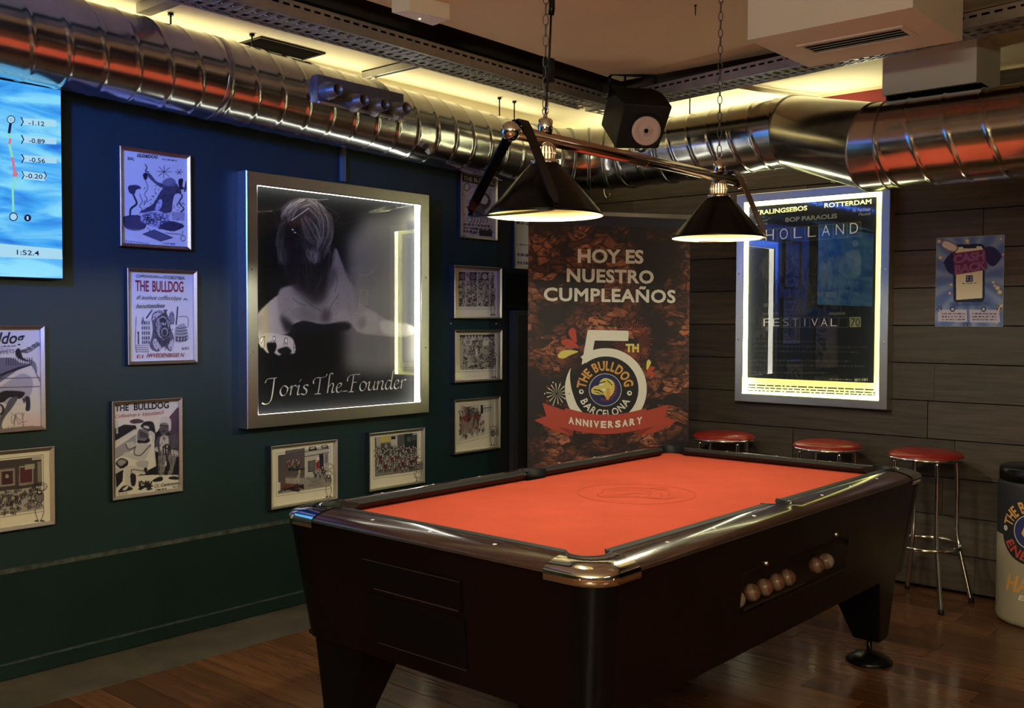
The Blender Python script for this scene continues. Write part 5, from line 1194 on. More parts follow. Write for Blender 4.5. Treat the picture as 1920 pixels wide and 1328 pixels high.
# ================================================================== LIGHTBOXES
def lightbox(name, label, W, quad, depth, fw, m_led, recess=.012, lap=.030):
    q = [W.m(*p_, depth) for p_ in quad]
    a0 = (q[0][0] + q[3][0]) / 2; a1 = (q[1][0] + q[2][0]) / 2; z1 = (q[0][1] + q[1][1]) / 2; z0 = (q[2][1] + q[3][1]) / 2
    t = thing(name, label, 'lightbox', tuple(W.p((a0 + a1) / 2, z0, 0)))
    rect_ring(W, a0, a1, z0, z1, [(0, .001), (0, depth - .003), (.003, depth), (fw - .004, depth), (fw, depth - .003), (fw, depth - .010)]).build('frame', 'alu', t)
    i0 = fw - .006
    rect_ring(W, a0, a1, z0, z1, [(i0, .004), (i0, depth - .010)]).build('inner_wall', 'ink_white', t)
    # led strips glued round the inner walls
    for nm, r in (('led_strip', [(i0 + .0015, recess + .006), (i0 + .0015, depth - .014)]),):
        rows = [[W.p(a, z, d) for a, z in ((a0 + i, z0 + i), (a1 - i, z0 + i), (a1 - i, z1 - i), (a0 + i, z1 - i))] for i, d in r]
        cs = [(0, 1), (1, 2), (2, 3), (3, 0)]
        for a_, b_ in cs: MB().add([rows[0][a_], rows[0][b_], rows[1][b_], rows[1][a_]], [(0, 1, 2, 3)]).build('led_strip', m_led, t)
    MB().wquad(W, a0 + fw - .008, a1 - fw + .008, z0 + fw - .008, z1 - fw + .008, depth - .012).build('glass_pane', 'glass_box', t)
    for a in (a0 + fw * .45, a1 - fw * .45):
        for k in (.3, .62): MB().lathe(W.p(a, z0 + (z1 - z0) * k, depth), [(.0005, .0015), (.004, .001), (.0045, 0)], 10, tuple(W.N)).build('frame_screw', 'chrome', t)
    return t, (a0 + i0, a1 - i0, z0 + i0, z1 - i0)
DJ = .075
tj, rj = lightbox('dog_lightbox', 'large square lightbox with a black and white dog portrait on the green wall', LW, [(462, 316), (806, 368), (804, 773), (464, 806)], DJ, .062, 'led')
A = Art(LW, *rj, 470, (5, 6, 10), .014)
c = crop(440, 340, 5.108); e = crop(440, 560, 5.108)
A.poly([c(1080, 560), c(1250, 350), c(1760, 300), c(1760, 1400), c(1080, 1400)], (118, 116, 100), 1, blur=16)  # lighter grey at the right: hazy gleam painted into the print colours
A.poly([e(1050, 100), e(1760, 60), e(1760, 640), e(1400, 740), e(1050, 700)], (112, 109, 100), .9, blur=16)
A.poly([c(1650, 380), c(1735, 380), c(1735, 1400), c(1650, 1400)], (40, 42, 50), .8, blur=6)
# body
P = lambda f_, pts, col, a=1, bl=2.0, sm=3: A.poly([f_(*p_) for p_ in pts], col, a, blur=bl, sm=sm)
P(e, [(150, 330), (200, 180), (300, 60), (430, -40), (600, -60), (800, -60), (980, -260), (1090, -120), (1180, 30), (1350, 130), (1500, 230), (1650, 240), (1725, 290), (1700, 345), (1590, 370), (1350, 350), (1180, 320), (1080, 215), (860, 250), (680, 215), (560, 250), (520, 330), (420, 350), (220, 380)], (140, 132, 122), 1, 1.2)
P(c, [(420, 1060), (520, 1000), (700, 960), (880, 880), (960, 640), (1020, 760), (1100, 950), (1190, 1150), (1100, 1300), (900, 1350), (700, 1330), (440, 1300)], (122, 114, 106), 1, 2)
P(c, [(820, 1000), (960, 780), (1000, 900), (940, 1080), (880, 1200)], (120, 114, 106), .8, 4); P(c, [(900, 1100), (1060, 880), (1150, 1130), (1180, 1320), (950, 1300)], (132, 126, 116), .7, 6)
P(e, [(230, 150), (330, 70), (420, 110), (420, 230), (300, 280), (210, 270)], (142, 134, 124), .6, 6); P(e, [(560, 30), (700, 90), (860, 190), (700, 180), (600, 120)], (150, 142, 132), .6, 4); P(e, [(900, 160), (1060, 100), (1100, 200), (960, 230)], (150, 142, 132), .6, 4)
P(e, [(1210, 150), (1290, 120), (1380, 200), (1360, 330), (1180, 310), (1170, 240)], (150, 148, 132), .7, 3); P(e, [(1400, 210), (1600, 235), (1715, 290), (1600, 355), (1420, 330)], (176, 172, 152), .8, 2.5)
P(e, [(440, 160), (560, 240), (600, 330), (500, 330), (460, 260)], (24, 22, 26), .9, 4); P(e, [(640, 215), (760, 245), (860, 250), (1070, 230), (1080, 300), (640, 330)], (12, 12, 20), .9, 3)
P(c, [(560, 1000), (700, 880), (860, 900), (900, 1000), (860, 1130), (760, 1180), (660, 1100)], (30, 26, 28), .9, 7)
# near paw
P(e, [(150, 330), (165, 290), (190, 350), (180, 380)], (214, 206, 182), 1, .5); P(e, [(225, 400), (300, 330), (430, 340), (540, 370), (580, 450), (578, 520), (530, 525), (500, 460), (470, 500), (430, 545), (380, 520), (360, 480), (320, 525), (270, 470)], (164, 155, 142), 1, .8)
P(e, [(310, 430), (360, 400), (400, 440), (380, 510), (330, 515)], (8, 8, 14), 1, 1); P(e, [(410, 490), (520, 460), (540, 520), (450, 530)], (14, 14, 20), 1, 1)
for pts in ([(235, 410), (255, 370), (290, 365), (250, 440)], [(368, 365), (385, 360), (390, 400), (370, 405)], [(482, 380), (500, 378), (505, 440), (480, 420)], [(568, 470), (580, 470), (580, 510), (568, 500)]): P(e, pts, (196, 188, 176), 1, .5); A.line([e(*p_) for p_ in pts], (16, 15, 18), .9, sm=3)
for k in range(5): A.line([e(1640 + k * 16, 262 + k * 8), e(1628 + k * 18, 330)], (110, 106, 92), .8)
# head and hair
P(c, [(445, 800), (410, 640), (405, 480), (450, 350), (440, 260), (520, 190), (600, 165), (700, 160), (800, 185), (870, 270), (930, 400), (935, 560), (900, 700), (830, 780), (700, 800), (560, 780)], (34, 31, 34), 1, 1.2)
P(c, [(440, 540), (470, 400), (600, 380), (640, 480), (620, 620), (560, 740), (440, 760)], (12, 11, 16), 1, 5)
P(c, [(460, 270), (540, 190), (640, 175), (620, 230), (520, 300), (460, 330)], (74, 69, 66), .8, 2.5); P(c, [(620, 230), (700, 170), (790, 190), (860, 290), (820, 320), (740, 230), (640, 290)], (80, 75, 70), .8, 2.5)
P(c, [(680, 640), (760, 690), (810, 690), (800, 770), (730, 780)], (84, 78, 72), .9, 3); P(c, [(415, 580), (440, 560), (450, 740), (425, 770)], (48, 44, 44), .8, 2.5)
random.seed(3)
def strands(Aa, Bb, n, lo, hi, wd, tint=(1, .94, .88), pw=1.6):
    hi *= 1.4
    for _ in range(n):
        t_ = random.random(); dt = random.uniform(-.12, .12); g_ = lo + (hi - lo) * random.random() ** pw
        jx, jy = random.uniform(-14, 14), random.uniform(-14, 14)
        q_ = [(pa[0] + (pb[0] - pa[0]) * (t_ + dt * i_ / 3) + jx * i_ / 2 + random.uniform(-7, 7), pa[1] + (pb[1] - pa[1]) * (t_ + dt * i_ / 3) + jy * i_ / 2 + random.uniform(-7, 7)) for i_, (pa, pb) in enumerate(zip(Aa, Bb))]
        q_ = smooth(q_, 6); i0 = int(random.uniform(0, .55) * len(q_)); i1 = int(i0 + 3 + random.uniform(.2, .6) * len(q_))
        q_ = [c(*p_) for p_ in q_[i0:i1]]
        if len(q_) > 1: A.line(q_, tuple(g_ * v for v in tint), wd * random.uniform(.5, 1), random.uniform(.3, .85))
P(c, [(470, 800), (560, 770), (700, 790), (880, 700), (930, 760), (900, 900), (850, 1010), (760, 1060), (650, 1040), (560, 980), (490, 900)], (20, 18, 22), .9, 6)
P(c, [(520, 330), (640, 290), (740, 330), (760, 430), (700, 470), (560, 440)], (40, 37, 38), .7, 7); P(c, [(470, 620), (560, 600), (640, 650), (650, 740), (560, 790), (470, 760)], (18, 16, 20), .9, 5)
P(c, [(560, 640), (620, 630), (650, 670), (600, 700), (560, 680)], (6, 5, 8), 1, 3); P(c, [(440, 660), (480, 640), (500, 760), (450, 790)], (60, 55, 53), .7, 4)
strands([(560, 300), (520, 420), (500, 560), (520, 720)], [(760, 300), (760, 440), (720, 600), (700, 760)], 70, 8, 44, .9)
strands([(640, 240), (770, 330), (800, 480), (760, 640)], [(790, 175), (925, 340), (945, 520), (860, 720)], 240, 10, 130, .7, pw=2.2)
strands([(700, 165), (600, 172), (505, 250), (448, 350)], [(730, 200), (640, 240), (560, 320), (530, 410)], 130, 14, 135, .7, pw=1.6)
strands([(640, 190), (700, 170), (790, 200), (860, 300)], [(630, 280), (720, 240), (780, 280), (800, 380)], 110, 14, 125, .7, pw=1.8)
strands([(500, 370), (430, 450), (410, 600), (425, 780)], [(560, 400), (490, 500), (460, 640), (470, 760)], 90, 10, 90, .6, pw=2.4)
strands([(620, 330), (650, 450), (690, 560), (760, 605)], [(700, 330), (790, 420), (830, 530), (835, 585)], 60, 30, 130, .4, pw=1.2)
strands([(690, 640), (690, 690), (720, 740), (760, 790)], [(800, 640), (820, 690), (810, 740), (800, 770)], 130, 20, 120, .6, pw=1.4)
strands([(450, 790), (460, 880), (500, 960), (560, 1030)], [(900, 740), (900, 850), (880, 950), (820, 1050)], 110, 8, 60, .7, pw=2.2)
strands([(860, 620), (890, 700), (880, 800), (870, 880)], [(950, 600), (960, 700), (940, 800), (920, 880)], 40, 14, 80, .7)
A.line([c(540, 378), c(620, 322), c(705, 262)], (168, 158, 142), 1.3, sm=4); A.line([c(700, 170), c(820, 178), c(895, 170)], (110, 104, 96), .8, sm=4)
A.line([c(860, 240), c(940, 280), c(1000, 340), c(960, 380)], (60, 56, 60), .8, sm=4); A.line([c(920, 360), c(1000, 400), (1050 / 5.108 + 440, 340 + 400 / 5.108)], (50, 47, 50), .6, sm=4)
for pts in ([(500, 400), (530, 385), (590, 400), (630, 470), (610, 560), (540, 600), (480, 560), (470, 470)],): A.poly([c(*p_) for p_ in pts], (9, 8, 13), .85, blur=3)
for k in range(60):
    x, y = random.uniform(440, 1150), random.uniform(1060, 1330); A.line([c(x, y), c(x + random.uniform(-20, 26), y + random.uniform(10, 30))], (64, 58, 56), .7, .5)
for pts in ([(640, 1100), (720, 1180), (820, 1240)], [(1000, 1080), (930, 1180), (900, 1260)], [(870, 880), (900, 830), (915, 830)], [(1040, 800), (1060, 880), (1110, 960)], [(960, 860), (985, 960), (960, 1060)], [(560, 1120), (600, 1160), (680, 1190)]): A.line([c(*p_) for p_ in pts], (46, 42, 42), 1.6, .5, sm=5)
P(c, [(840, 1240), (880, 1220), (930, 1290), (880, 1350), (820, 1330)], (50, 46, 44), .7, 5); P(c, [(600, 1180), (700, 1200), (820, 1290), (760, 1340), (620, 1290)], (84, 78, 74), .7, 8)
P(c, [(900, 900), (950, 820), (975, 900), (930, 1010), (890, 1000)], (60, 56, 54), .7, 5); P(e, [(200, 190), (240, 130), (260, 220), (250, 310), (190, 330)], (84, 78, 74), .7, 6); P(e, [(1180, 200), (1240, 160), (1260, 240), (1200, 300)], (100, 95, 86), .6, 4)
for (x, y, rx, ry) in ((262, 425, 26, 48), (350, 400, 34, 40), (440, 410, 38, 44), (535, 440, 34, 52)):
    A.ell(e(x, y), rx / 5.1, ry / 5.1, (172, 163, 150), .8, blur=1.0); A.line([e(x + rx, y - ry * .6), e(x + rx * .8, y + ry * .8)], (40, 36, 36), 1.1, .8)
P(e, [(310, 440), (360, 420), (398, 450), (380, 515), (330, 518)], (8, 8, 14), 1, 1); P(e, [(420, 500), (515, 470), (530, 520), (450, 530)], (14, 14, 20), 1, 1)
for pts in ([(240, 405), (255, 372), (284, 370), (252, 430)], [(366, 368), (386, 362), (390, 398), (370, 402)], [(480, 384), (502, 380), (505, 436), (482, 418)], [(568, 470), (580, 470), (580, 510), (568, 500)]): P(e, pts, (206, 198, 184), 1, .4); A.line([e(*p_) for p_ in pts + pts[:1]], (30, 28, 30), .8)
A.poly([c(545, 458), c(566, 462), c(568, 470), c(548, 467)], (225, 220, 210)); A.poly([c(566, 486), c(588, 490), c(588, 497), c(568, 494)], (225, 220, 210))
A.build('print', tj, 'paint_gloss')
# chancery lettering, drawn as broad-nib strokes
NIB = (.115 * math.cos(R2(42)), .115 * math.sin(R2(42)))
GL = {'J': (1.05, [[(-.05, 1.35), (.05, 1.62), (.25, 1.74), (.85, 1.78)], [(.68, 1.76), (.60, 1.0), (.50, .2), (.38, -.35), (.15, -.62), (-.12, -.66), (-.30, -.52)]]),
      'o': (.80, [[(.62, .88), (.40, 1.0), (.16, .72), (.10, .35), (.24, .06), (.46, .10), (.66, .42), (.70, .75), (.58, .90)]]),
      'r': (.62, [[(.06, .72), (.20, .95), (.22, .88), (.12, .05)], [(.16, .50), (.34, .86), (.50, .98), (.62, .90)]]),
      'i': (.42, [[(.05, .75), (.20, .95), (.22, .85), (.10, .22), (.14, .04), (.30, .14)], [(.26, 1.28), (.40, 1.55)]]),
      's': (.60, [[(.58, .88), (.42, .98), (.24, .90), (.22, .70), (.42, .48), (.42, .18), (.24, .02), (.00, .12)]]),
      'T': (1.0, [[(-.08, 1.05), (-.06, 1.40), (.20, 1.62), (.60, 1.60), (1.0, 1.72), (1.08, 1.95)], [(.50, 1.58), (.42, .8), (.30, .12), (.22, .02)], [(.0, .0), (.25, .02), (.52, .0)]]),
      'h': (.80, [[(.62, 1.90), (.48, 2.02), (.34, 1.85), (.24, 1.0), (.12, .05)], [(.18, .50), (.40, .88), (.58, .98), (.66, .82), (.54, .28), (.56, .05), (.74, .14)]]),
      'e': (.68, [[(.16, .48), (.42, .58), (.58, .82), (.44, .98), (.22, .78), (.12, .38), (.22, .06), (.44, .06), (.62, .22)]]),
      'F': (1.0, [[(-.05, 1.10), (.0, 1.48), (.25, 1.72), (.70, 1.78), (1.12, 1.76)], [(.52, 1.74), (.42, .9), (.28, .08)], [(.38, .95), (.80, .98)], [(.05, .0), (.28, .02), (.50, .0)]]),
      'u': (.84, [[(.05, .78), (.20, .96), (.22, .85), (.12, .28), (.22, .06), (.42, .18), (.64, .60)], [(.74, .96), (.62, .30), (.66, .06), (.84, .16)]]),
      'n': (.84, [[(.05, .74), (.20, .96), (.22, .85), (.10, .05)], [(.16, .50), (.40, .88), (.60, .98), (.68, .82), (.56, .28), (.60, .05), (.78, .16)]]),
      'd': (.84, [[(.62, .90), (.40, 1.0), (.16, .72), (.08, .32), (.20, .05), (.40, .14), (.60, .50)], [(.86, 1.98), (.74, 1.2), (.60, .28), (.66, .05), (.82, .16)]]),
      '-': (.5, [[(.05, .12), (.42, .12)]]), ' ': (.52, [])}
s_ = 'Joris The-Founder'; tot = sum(GL[ch][0] for ch in s_); mb = MB(); acc = 0
b0 = LW.m(*e(300, 945), .016); b1 = LW.m(*e(1640, 862), .016); xh = (LW.m(*e(400, 850), .016)[1] - LW.m(*e(400, 950), .016)[1])
for ch in s_:
    for st_ in GL[ch][1]:
        pts = smooth([(x, y, 0) for x, y in st_], 5); sx = (b1[0] - b0[0]) / tot
        for (xa, ya, _), (xb, yb, _) in zip(pts[:-1], pts[1:]):
            def W3(x, y): f_ = (acc + x) / tot; return LW.p(b0[0] + (b1[0] - b0[0]) * f_, b0[1] + (b1[1] - b0[1]) * f_ + y * xh, .0155)
            n0, n1 = NIB; mn_ = .022; L_ = math.hypot(xb - xa, yb - ya) + 1e-9; ox, oy = -(yb - ya) / L_ * mn_, (xb - xa) / L_ * mn_
            mb.add([W3(xa - n0 * .6, ya - n1 * .5), W3(xb - n0 * .6, yb - n1 * .5), W3(xb + n0 * .6, yb + n1 * .5), W3(xa + n0 * .6, ya + n1 * .5)], [(0, 1, 2, 3)])
            mb.add([W3(xa - ox, ya - oy), W3(xb - ox, yb - oy), W3(xb + ox, yb + oy), W3(xa + ox, ya + oy)], [(0, 1, 2, 3)])
    acc += GL[ch][0]
mb.build('lettering', 'ink_cream', tj)

tl, rl = lightbox('festival_lightbox', 'tall lightbox with a dark festival poster and yellow-white glowing border on the planked wall', RW, [(1380, 365), (1668, 342), (1665, 770), (1378, 752)], .070, .048, 'led_y')
MB().wbox(RW, rl[0], rl[1], rl[2], rl[3], .008, .012).build('backing_sheet', mat('pale_yellow_backing', lin((238, 240, 150)), .6), tl)
c = crop(1360, 330, 2.888); PD = .0185
p4 = [RW.m(*c(*p_), PD) for p_ in ((130, 175), (812, 105), (812, 1125), (118, 1090))]
pa0, pa1 = (p4[0][0] + p4[3][0]) / 2, (p4[1][0] + p4[2][0]) / 2; pz1, pz0 = (p4[0][1] + p4[1][1]) / 2, (p4[2][1] + p4[3][1]) / 2
A = Art(RW, pa0, pa1, pz0, pz1, 330, (20, 22, 26), PD)
L = lambda pts, w_=1.0, sm=4, col=(84, 86, 70), a=1: A.line([c(*p_) for p_ in pts], col, w_, a, sm=sm)
P = lambda pts, col, a=1, bl=0, sm=3: A.poly([c(*p_) for p_ in pts], col, a, blur=bl, sm=sm)
for i in range(7):
    x0 = 205 + i * 76; y0 = 292 - i * 6.3; A.line([c(x0, y0), c(x0 + 72, y0 - 6), c(x0 + 74, y0 + 72), c(x0 + 2, y0 + 78), c(x0, y0)], (110, 110, 88), .9)
    P([(x0, y0), (x0 + 72, y0 - 6), (x0 + 74, y0 + 72), (x0 + 2, y0 + 78)], (44, 46, 44), .7, 0, 0)
for i in range(9):
    x0 = 198 + i * 52; A.line([c(x0, 768), c(x0 + 50, 767), c(x0 + 50, 820), c(x0, 821), c(x0, 768)], (80, 80, 64), .7)
P([(673, 765), (733, 764), (733, 818), (673, 819)], (120, 122, 84), 1, 0, 0)
for pts in ([(190, 480), (260, 400), (360, 390), (400, 470), (330, 540), (220, 560)], [(400, 420), (450, 380), (520, 400), (530, 500), (510, 640), (470, 730), (400, 750), (380, 600)], [(540, 470), (590, 430), (640, 460), (640, 620), (600, 720), (560, 700), (540, 600)], [(520, 510), (550, 500), (540, 650), (505, 640)], [(400, 690), (450, 680), (450, 740), (390, 752)], [(600, 440), (720, 420), (735, 520), (700, 560), (620, 640), (580, 600)]):
    P(pts, (52, 54, 48), .8, 2)
random.seed(12)
for i in range(260):
    x, y = random.gauss(460, 130), random.gauss(560, 110)
    if not (180 < x < 740 and 360 < y < 760): continue
    L([(x, y), (x + random.uniform(-20, 20), y + random.uniform(8, 50)), (x + random.uniform(-26, 26), y + random.uniform(40, 80))], random.uniform(.5, 1.3), 4, random.choice([(70, 72, 62), (56, 58, 52), (12, 13, 16), (86, 86, 70)]), .7)
P([(510, 480), (540, 470), (555, 540), (530, 600), (512, 560)], (92, 94, 66), .7, 1); P([(550, 480), (575, 470), (580, 560), (560, 620)], (92, 94, 66), .6, 1)
A.ell(c(705, 365), 6, 7, (60, 62, 66)); P([(650, 420), (720, 400), (738, 480), (720, 540), (670, 500)], (80, 84, 92), .6, 1); P([(205, 690), (265, 685), (270, 705), (210, 712)], (78, 78, 66), .8, 0, 0); P([(200, 742), (290, 738), (290, 752), (205, 755)], (70, 70, 60), .8, 0, 0); P([(560, 740), (650, 738), (650, 752), (560, 754)], (90, 92, 70), .8, 0, 0)
for y, x1 in ((898, 570), (925, 775), (952, 715), (1002, 680), (1028, 755), (1068, 555)): A.scrib(c(155, y), c(x1, y + (x1 - 155) * .012), 2.8, (62, 62, 52))
A.scrib(c(565, 1105), c(690, 1108), 2.4, (130, 130, 100)); A.scrib(c(700, 1112), c(770, 1110), 5, (150, 150, 120))
A.build('print', tl, 'paint_gloss')
TXP = PD + .0012
def ht(s, a, b, h, m, **k): return text(RW, s, c(*a), c(*b), h / 2.888, m, tl, TXP, **k)
ht('KRALINGSEBOS', (162, 212), (443, 185), 24, 'ink_paleyellow', bold=.03); ht('ROTTERDAM', (537, 172), (790, 150), 24, 'ink_paleyellow', bold=.03)
ht('3', (162, 268), (180, 266), 34, 'ink_grey', bold=.03); ht('BOP PARAOLIS', (325, 250), (605, 228), 24, 'ink_grey', bold=.03)
ht('Ac Faciliteit', (684, 196), (788, 188), 18, 'ink_grey', shear=.2, bold=.01); ht('Muziek', (722, 216), (788, 210), 15, 'ink_grey', shear=.2)
ht('juni', (188, 248), (228, 244), 11, 'ink_grey'); ht('1970', (188, 268), (228, 264), 11, 'ink_grey')
for i, ch in enumerate('HOLLAND'):
    x0 = 218 + i * 76; y0 = 352 - i * 6.3; w_ = 44; ht(ch, (x0, y0), (x0 + w_, y0 - 4), 58, 'ink_cream', bold=-.012)
for i, ch in enumerate('FESTIVAL'):
    x0 = 206 + i * 52 + (12 if ch == 'I' else 0); ht(ch, (x0, 815), (x0 + (8 if ch == 'I' else 34), 814), 42, 'ink_cream' if i in (0, 1, 5, 6, 7) else 'ink_grey', bold=-.012)
ht('70', (678, 814), (730, 813), 44, 'ink_black', bold=.02)
bt = MB()
for y0, y1 in ((1128, 1156), (1142, 1172), (1158, 1184)):
    x = 122
    while x < 805:
        L_ = random.uniform(14, 50); f0 = (x - 122) / 690; f1 = (min(x + L_, 812) - 122) / 690
        q4 = [RW.m(*c(x, y0 + (y1 - y0) * f0 + 7), .013), RW.m(*c(min(x + L_, 812), y0 + (y1 - y0) * f1 + 7), .013), RW.m(*c(min(x + L_, 812), y0 + (y1 - y0) * f1), .013), RW.m(*c(x, y0 + (y1 - y0) * f0), .013)]
        bt.add([RW.p(a, z, .013) for a, z in q4], [(0, 1, 2, 3)]); x += L_ + 6
tag(bt.build('small_print', 'ink_black', tl), kind='stuff')

# ================================================================== CASH BACK POSTER
def art_cash():
    q = [RW.m(*p_, .004) for p_ in ((1756, 447), (1884, 440), (1880, 614), (1753, 611))]
    a0 = (q[0][0] + q[3][0]) / 2; a1 = (q[1][0] + q[2][0]) / 2; z1 = (q[0][1] + q[1][1]) / 2; z0 = (q[2][1] + q[3][1]) / 2
    t = thing('promotion_poster', 'blue promotion poster with a phone and purple CASH BACK lettering', 'poster', tuple(RW.p((a0 + a1) / 2, z0, 0)))
    MB().wbox(RW, a0, a1, z0, z1, .002, .0045).build('board', 'white_plastic', t)
    A = Art(RW, a0 + .001, a1 - .001, z0 + .001, z1 - .001, 500, (92, 118, 186), .0055); c = crop(1680, 400, 3.32)
    P = lambda pts, col, a=1, bl=0, sm=0: A.poly([c(*p_) for p_ in pts], col, a, blur=bl, sm=sm)
    for k in range(14):
        a_ = k * .45; P([(455, 400), (455 + 300 * math.cos(a_), 400 + 380 * math.sin(a_)), (455 + 300 * math.cos(a_ + .2), 400 + 380 * math.sin(a_ + .2))], (176, 190, 220), .5, 3)
    random.seed(4)
    for _ in range(34):
        x, y = random.uniform(250, 670), random.uniform(150, 700)
        if 350 < x < 560 and 200 < y < 560: continue
        r = random.uniform(6, 17) / 3.32; A.ell(c(x, y), r, r * .95, (206, 190, 160)); A.ell(c(x, y), r * .65, r * .6, (226, 212, 186)); A.ring(c(x, y), r, r * .95, (150, 130, 110), .6)
    P([(330, 560), (560, 545), (590, 575), (350, 580)], (50, 70, 130), .8, 3)
    P([(355, 215), (370, 195), (530, 190), (552, 205), (552, 530), (540, 552), (372, 555), (357, 540)], (24, 32, 72)); P([(370, 225), (382, 212), (415, 208), (420, 220), (500, 217), (502, 205), (530, 205), (540, 218), (538, 528), (375, 540)], (236, 226, 200))
    P([(300, 300), (330, 260), (360, 245), (370, 375), (330, 370), (310, 340)], (44, 36, 96), 1, 0, 3); P([(550, 215), (600, 208), (640, 240), (655, 275), (610, 330), (570, 310), (555, 260)], (44, 36, 96), 1, 0, 3); P([(290, 310), (315, 285), (320, 320)], (44, 36, 96))
    P([(280, 185), (310, 165), (375, 195), (388, 225), (350, 245), (290, 215)], (150, 110, 130), 1, 0, 3); P([(288, 188), (312, 173), (368, 200), (378, 222), (350, 235), (296, 210)], (226, 216, 214), 1, 0, 3)
    P([(355, 250), (550, 225), (560, 260), (568, 350), (470, 368), (362, 384), (360, 320)], (120, 44, 90)); P([(435, 388), (478, 386), (478, 426), (435, 428)], (30, 40, 90))
    for x in (442, 462): P([(x, 394), (x + 9, 394), (x + 9, 404), (x, 404)], (180, 190, 220)); P([(x, 410), (x + 9, 410), (x + 9, 420), (x, 420)], (180, 190, 220))
    A.scrib(c(412, 440), c(502, 438), 1.8, (90, 90, 110)); P([(262, 600), (440, 600), (442, 678), (262, 674)], (206, 196, 220)); P([(455, 600), (640, 602), (650, 680), (460, 680)], (196, 188, 216))
    for x in (352, 545): A.ell(c(x, 598), 5, 5, (30, 36, 70)); A.ell(c(x, 598), 3, 3, (190, 196, 200))
    for y in (630, 648, 666): A.scrib(c(285, y), c(430, y + 1), 2.6, (60, 56, 90)); A.scrib(c(475, y), c(625, y + 1), 2.6, (60, 56, 90))
    for p_ in ((265, 580, 282, 605), (255, 595, 268, 612), (280, 575, 286, 598), (640, 578, 628, 604), (655, 590, 645, 612), (628, 572, 626, 596)): A.line([c(p_[0], p_[1]), c(p_[2], p_[3])], (24, 30, 60), 1.2)
    A.ring(c(433, 694), 3.4, 4, (30, 34, 60), 1.2); A.ring(c(457, 694), 2.8, 3.6, (30, 34, 60), 1.2)
    A.build('print', t)
    text(RW, 'CASH', c(357, 312), c(552, 284), 15.5, 'ink_purple', t, .0065, bold=.05); text(RW, 'BACK', c(366, 376), c(564, 346), 15.5, 'ink_purple', t, .0065, bold=.05)
art_cash()

# ================================================================== ANNIVERSARY BANNER
bn = thing('rollup_banner', 'tall roll-up banner reading HOY ES NUESTRO CUMPLEANOS across the corner', 'banner', (.73, -.78, 0))
BWd = (Vector((.53, .83)).length); ZT_B = 2.03
m = bpy.data.materials.new('banner_photo_print'); m.use_nodes = True; nt = m.node_tree; N = nt.nodes; Lk = nt.links; b = N['Principled BSDF']; b.inputs['Roughness'].default_value = .6
tc = N.new('ShaderNodeTexCoord'); mp = N.new('ShaderNodeMapping'); Lk.new(tc.outputs['Object'], mp.inputs[0])
mp.inputs['Rotation'].default_value = (0, 0, -.99)
wn = N.new('ShaderNodeTexNoise'); wn.inputs['Scale'].default_value = 4; Lk.new(mp.outputs[0], wn.inputs[0])
am = N.new('ShaderNodeVectorMath'); am.operation = 'MULTIPLY_ADD'; Lk.new(wn.outputs['Color'], am.inputs[0]); am.inputs[1].default_value = (.18, .18, .12); Lk.new(mp.outputs[0], am.inputs[2])
s2 = N.new('ShaderNodeMapping'); s2.inputs['Scale'].default_value = (1, 1, 1.9); s2.inputs['Rotation'].default_value = (0, .35, 0); Lk.new(am.outputs[0], s2.inputs[0])
v1 = N.new('ShaderNodeTexVoronoi'); v1.inputs['Scale'].default_value = 11; v1.feature = 'DISTANCE_TO_EDGE'; Lk.new(s2.outputs[0], v1.inputs[0])
v2 = N.new('ShaderNodeTexVoronoi'); v2.inputs['Scale'].default_value = 11; Lk.new(s2.outputs[0], v2.inputs[0])
v3 = N.new('ShaderNodeTexVoronoi'); v3.inputs['Scale'].default_value = 42; v3.inputs['Randomness'].default_value = .9; Lk.new(s2.outputs[0], v3.inputs[0])
n1 = N.new('ShaderNodeTexNoise'); n1.inputs['Scale'].default_value = 2.6; n1.inputs['Detail'].default_value = 4; Lk.new(mp.outputs[0], n1.inputs[0])
r1 = N.new('ShaderNodeMapRange'); r1.inputs[1].default_value = .0; r1.inputs[2].default_value = .10; Lk.new(v1.outputs['Distance'], r1.inputs[0])
r2 = N.new('ShaderNodeMapRange'); r2.inputs[1].default_value = .44; r2.inputs[2].default_value = .60; Lk.new(n1.outputs[0], r2.inputs[0])
sx = N.new('ShaderNodeSeparateColor'); Lk.new(v3.outputs['Color'], sx.inputs[0]); sy = N.new('ShaderNodeSeparateColor'); Lk.new(v2.outputs['Color'], sy.inputs[0])
mu = []
def mul(a_, b_):
    q_ = N.new('ShaderNodeMath'); q_.operation = 'MULTIPLY'; Lk.new(a_, q_.inputs[0]); Lk.new(b_, q_.inputs[1]); return q_.outputs[0]
fac = mul(mul(r1.outputs[0], r2.outputs[0]), mul(sx.outputs[0], sy.outputs[1]))
cr = N.new('ShaderNodeValToRGB'); cr.color_ramp.elements[0].color = (.022, .016, .022, 1); cr.color_ramp.elements[0].position = 0
cr.color_ramp.elements[1].color = (.50, .18, .10, 1); cr.color_ramp.elements[1].position = .62; e2_ = cr.color_ramp.elements.new(.12); e2_.color = (.12, .040, .030, 1)
Lk.new(fac, cr.inputs[0]); Lk.new(cr.outputs[0], b.inputs['Base Color'])
MB().wbox(BW, 0, BWd, .10, ZT_B - .01, -.001, .001).build('printed_sheet', m, bn)
MB().wbox(BW, -.005, BWd + .005, ZT_B - .022, ZT_B + .004, -.008, .010).build('top_bar', 'alu', bn, bevel=.003)
MB().wbox(BW, -.01, BWd - .02, .0, .10, -.06, .06).build('base_cassette', 'alu', bn, bevel=.01)
MB().tube([BW.p(BWd / 2, .05, -.03), BW.p(BWd / 2, ZT_B - .01, -.015)], .008, 10).build('support_pole', 'alu', bn)
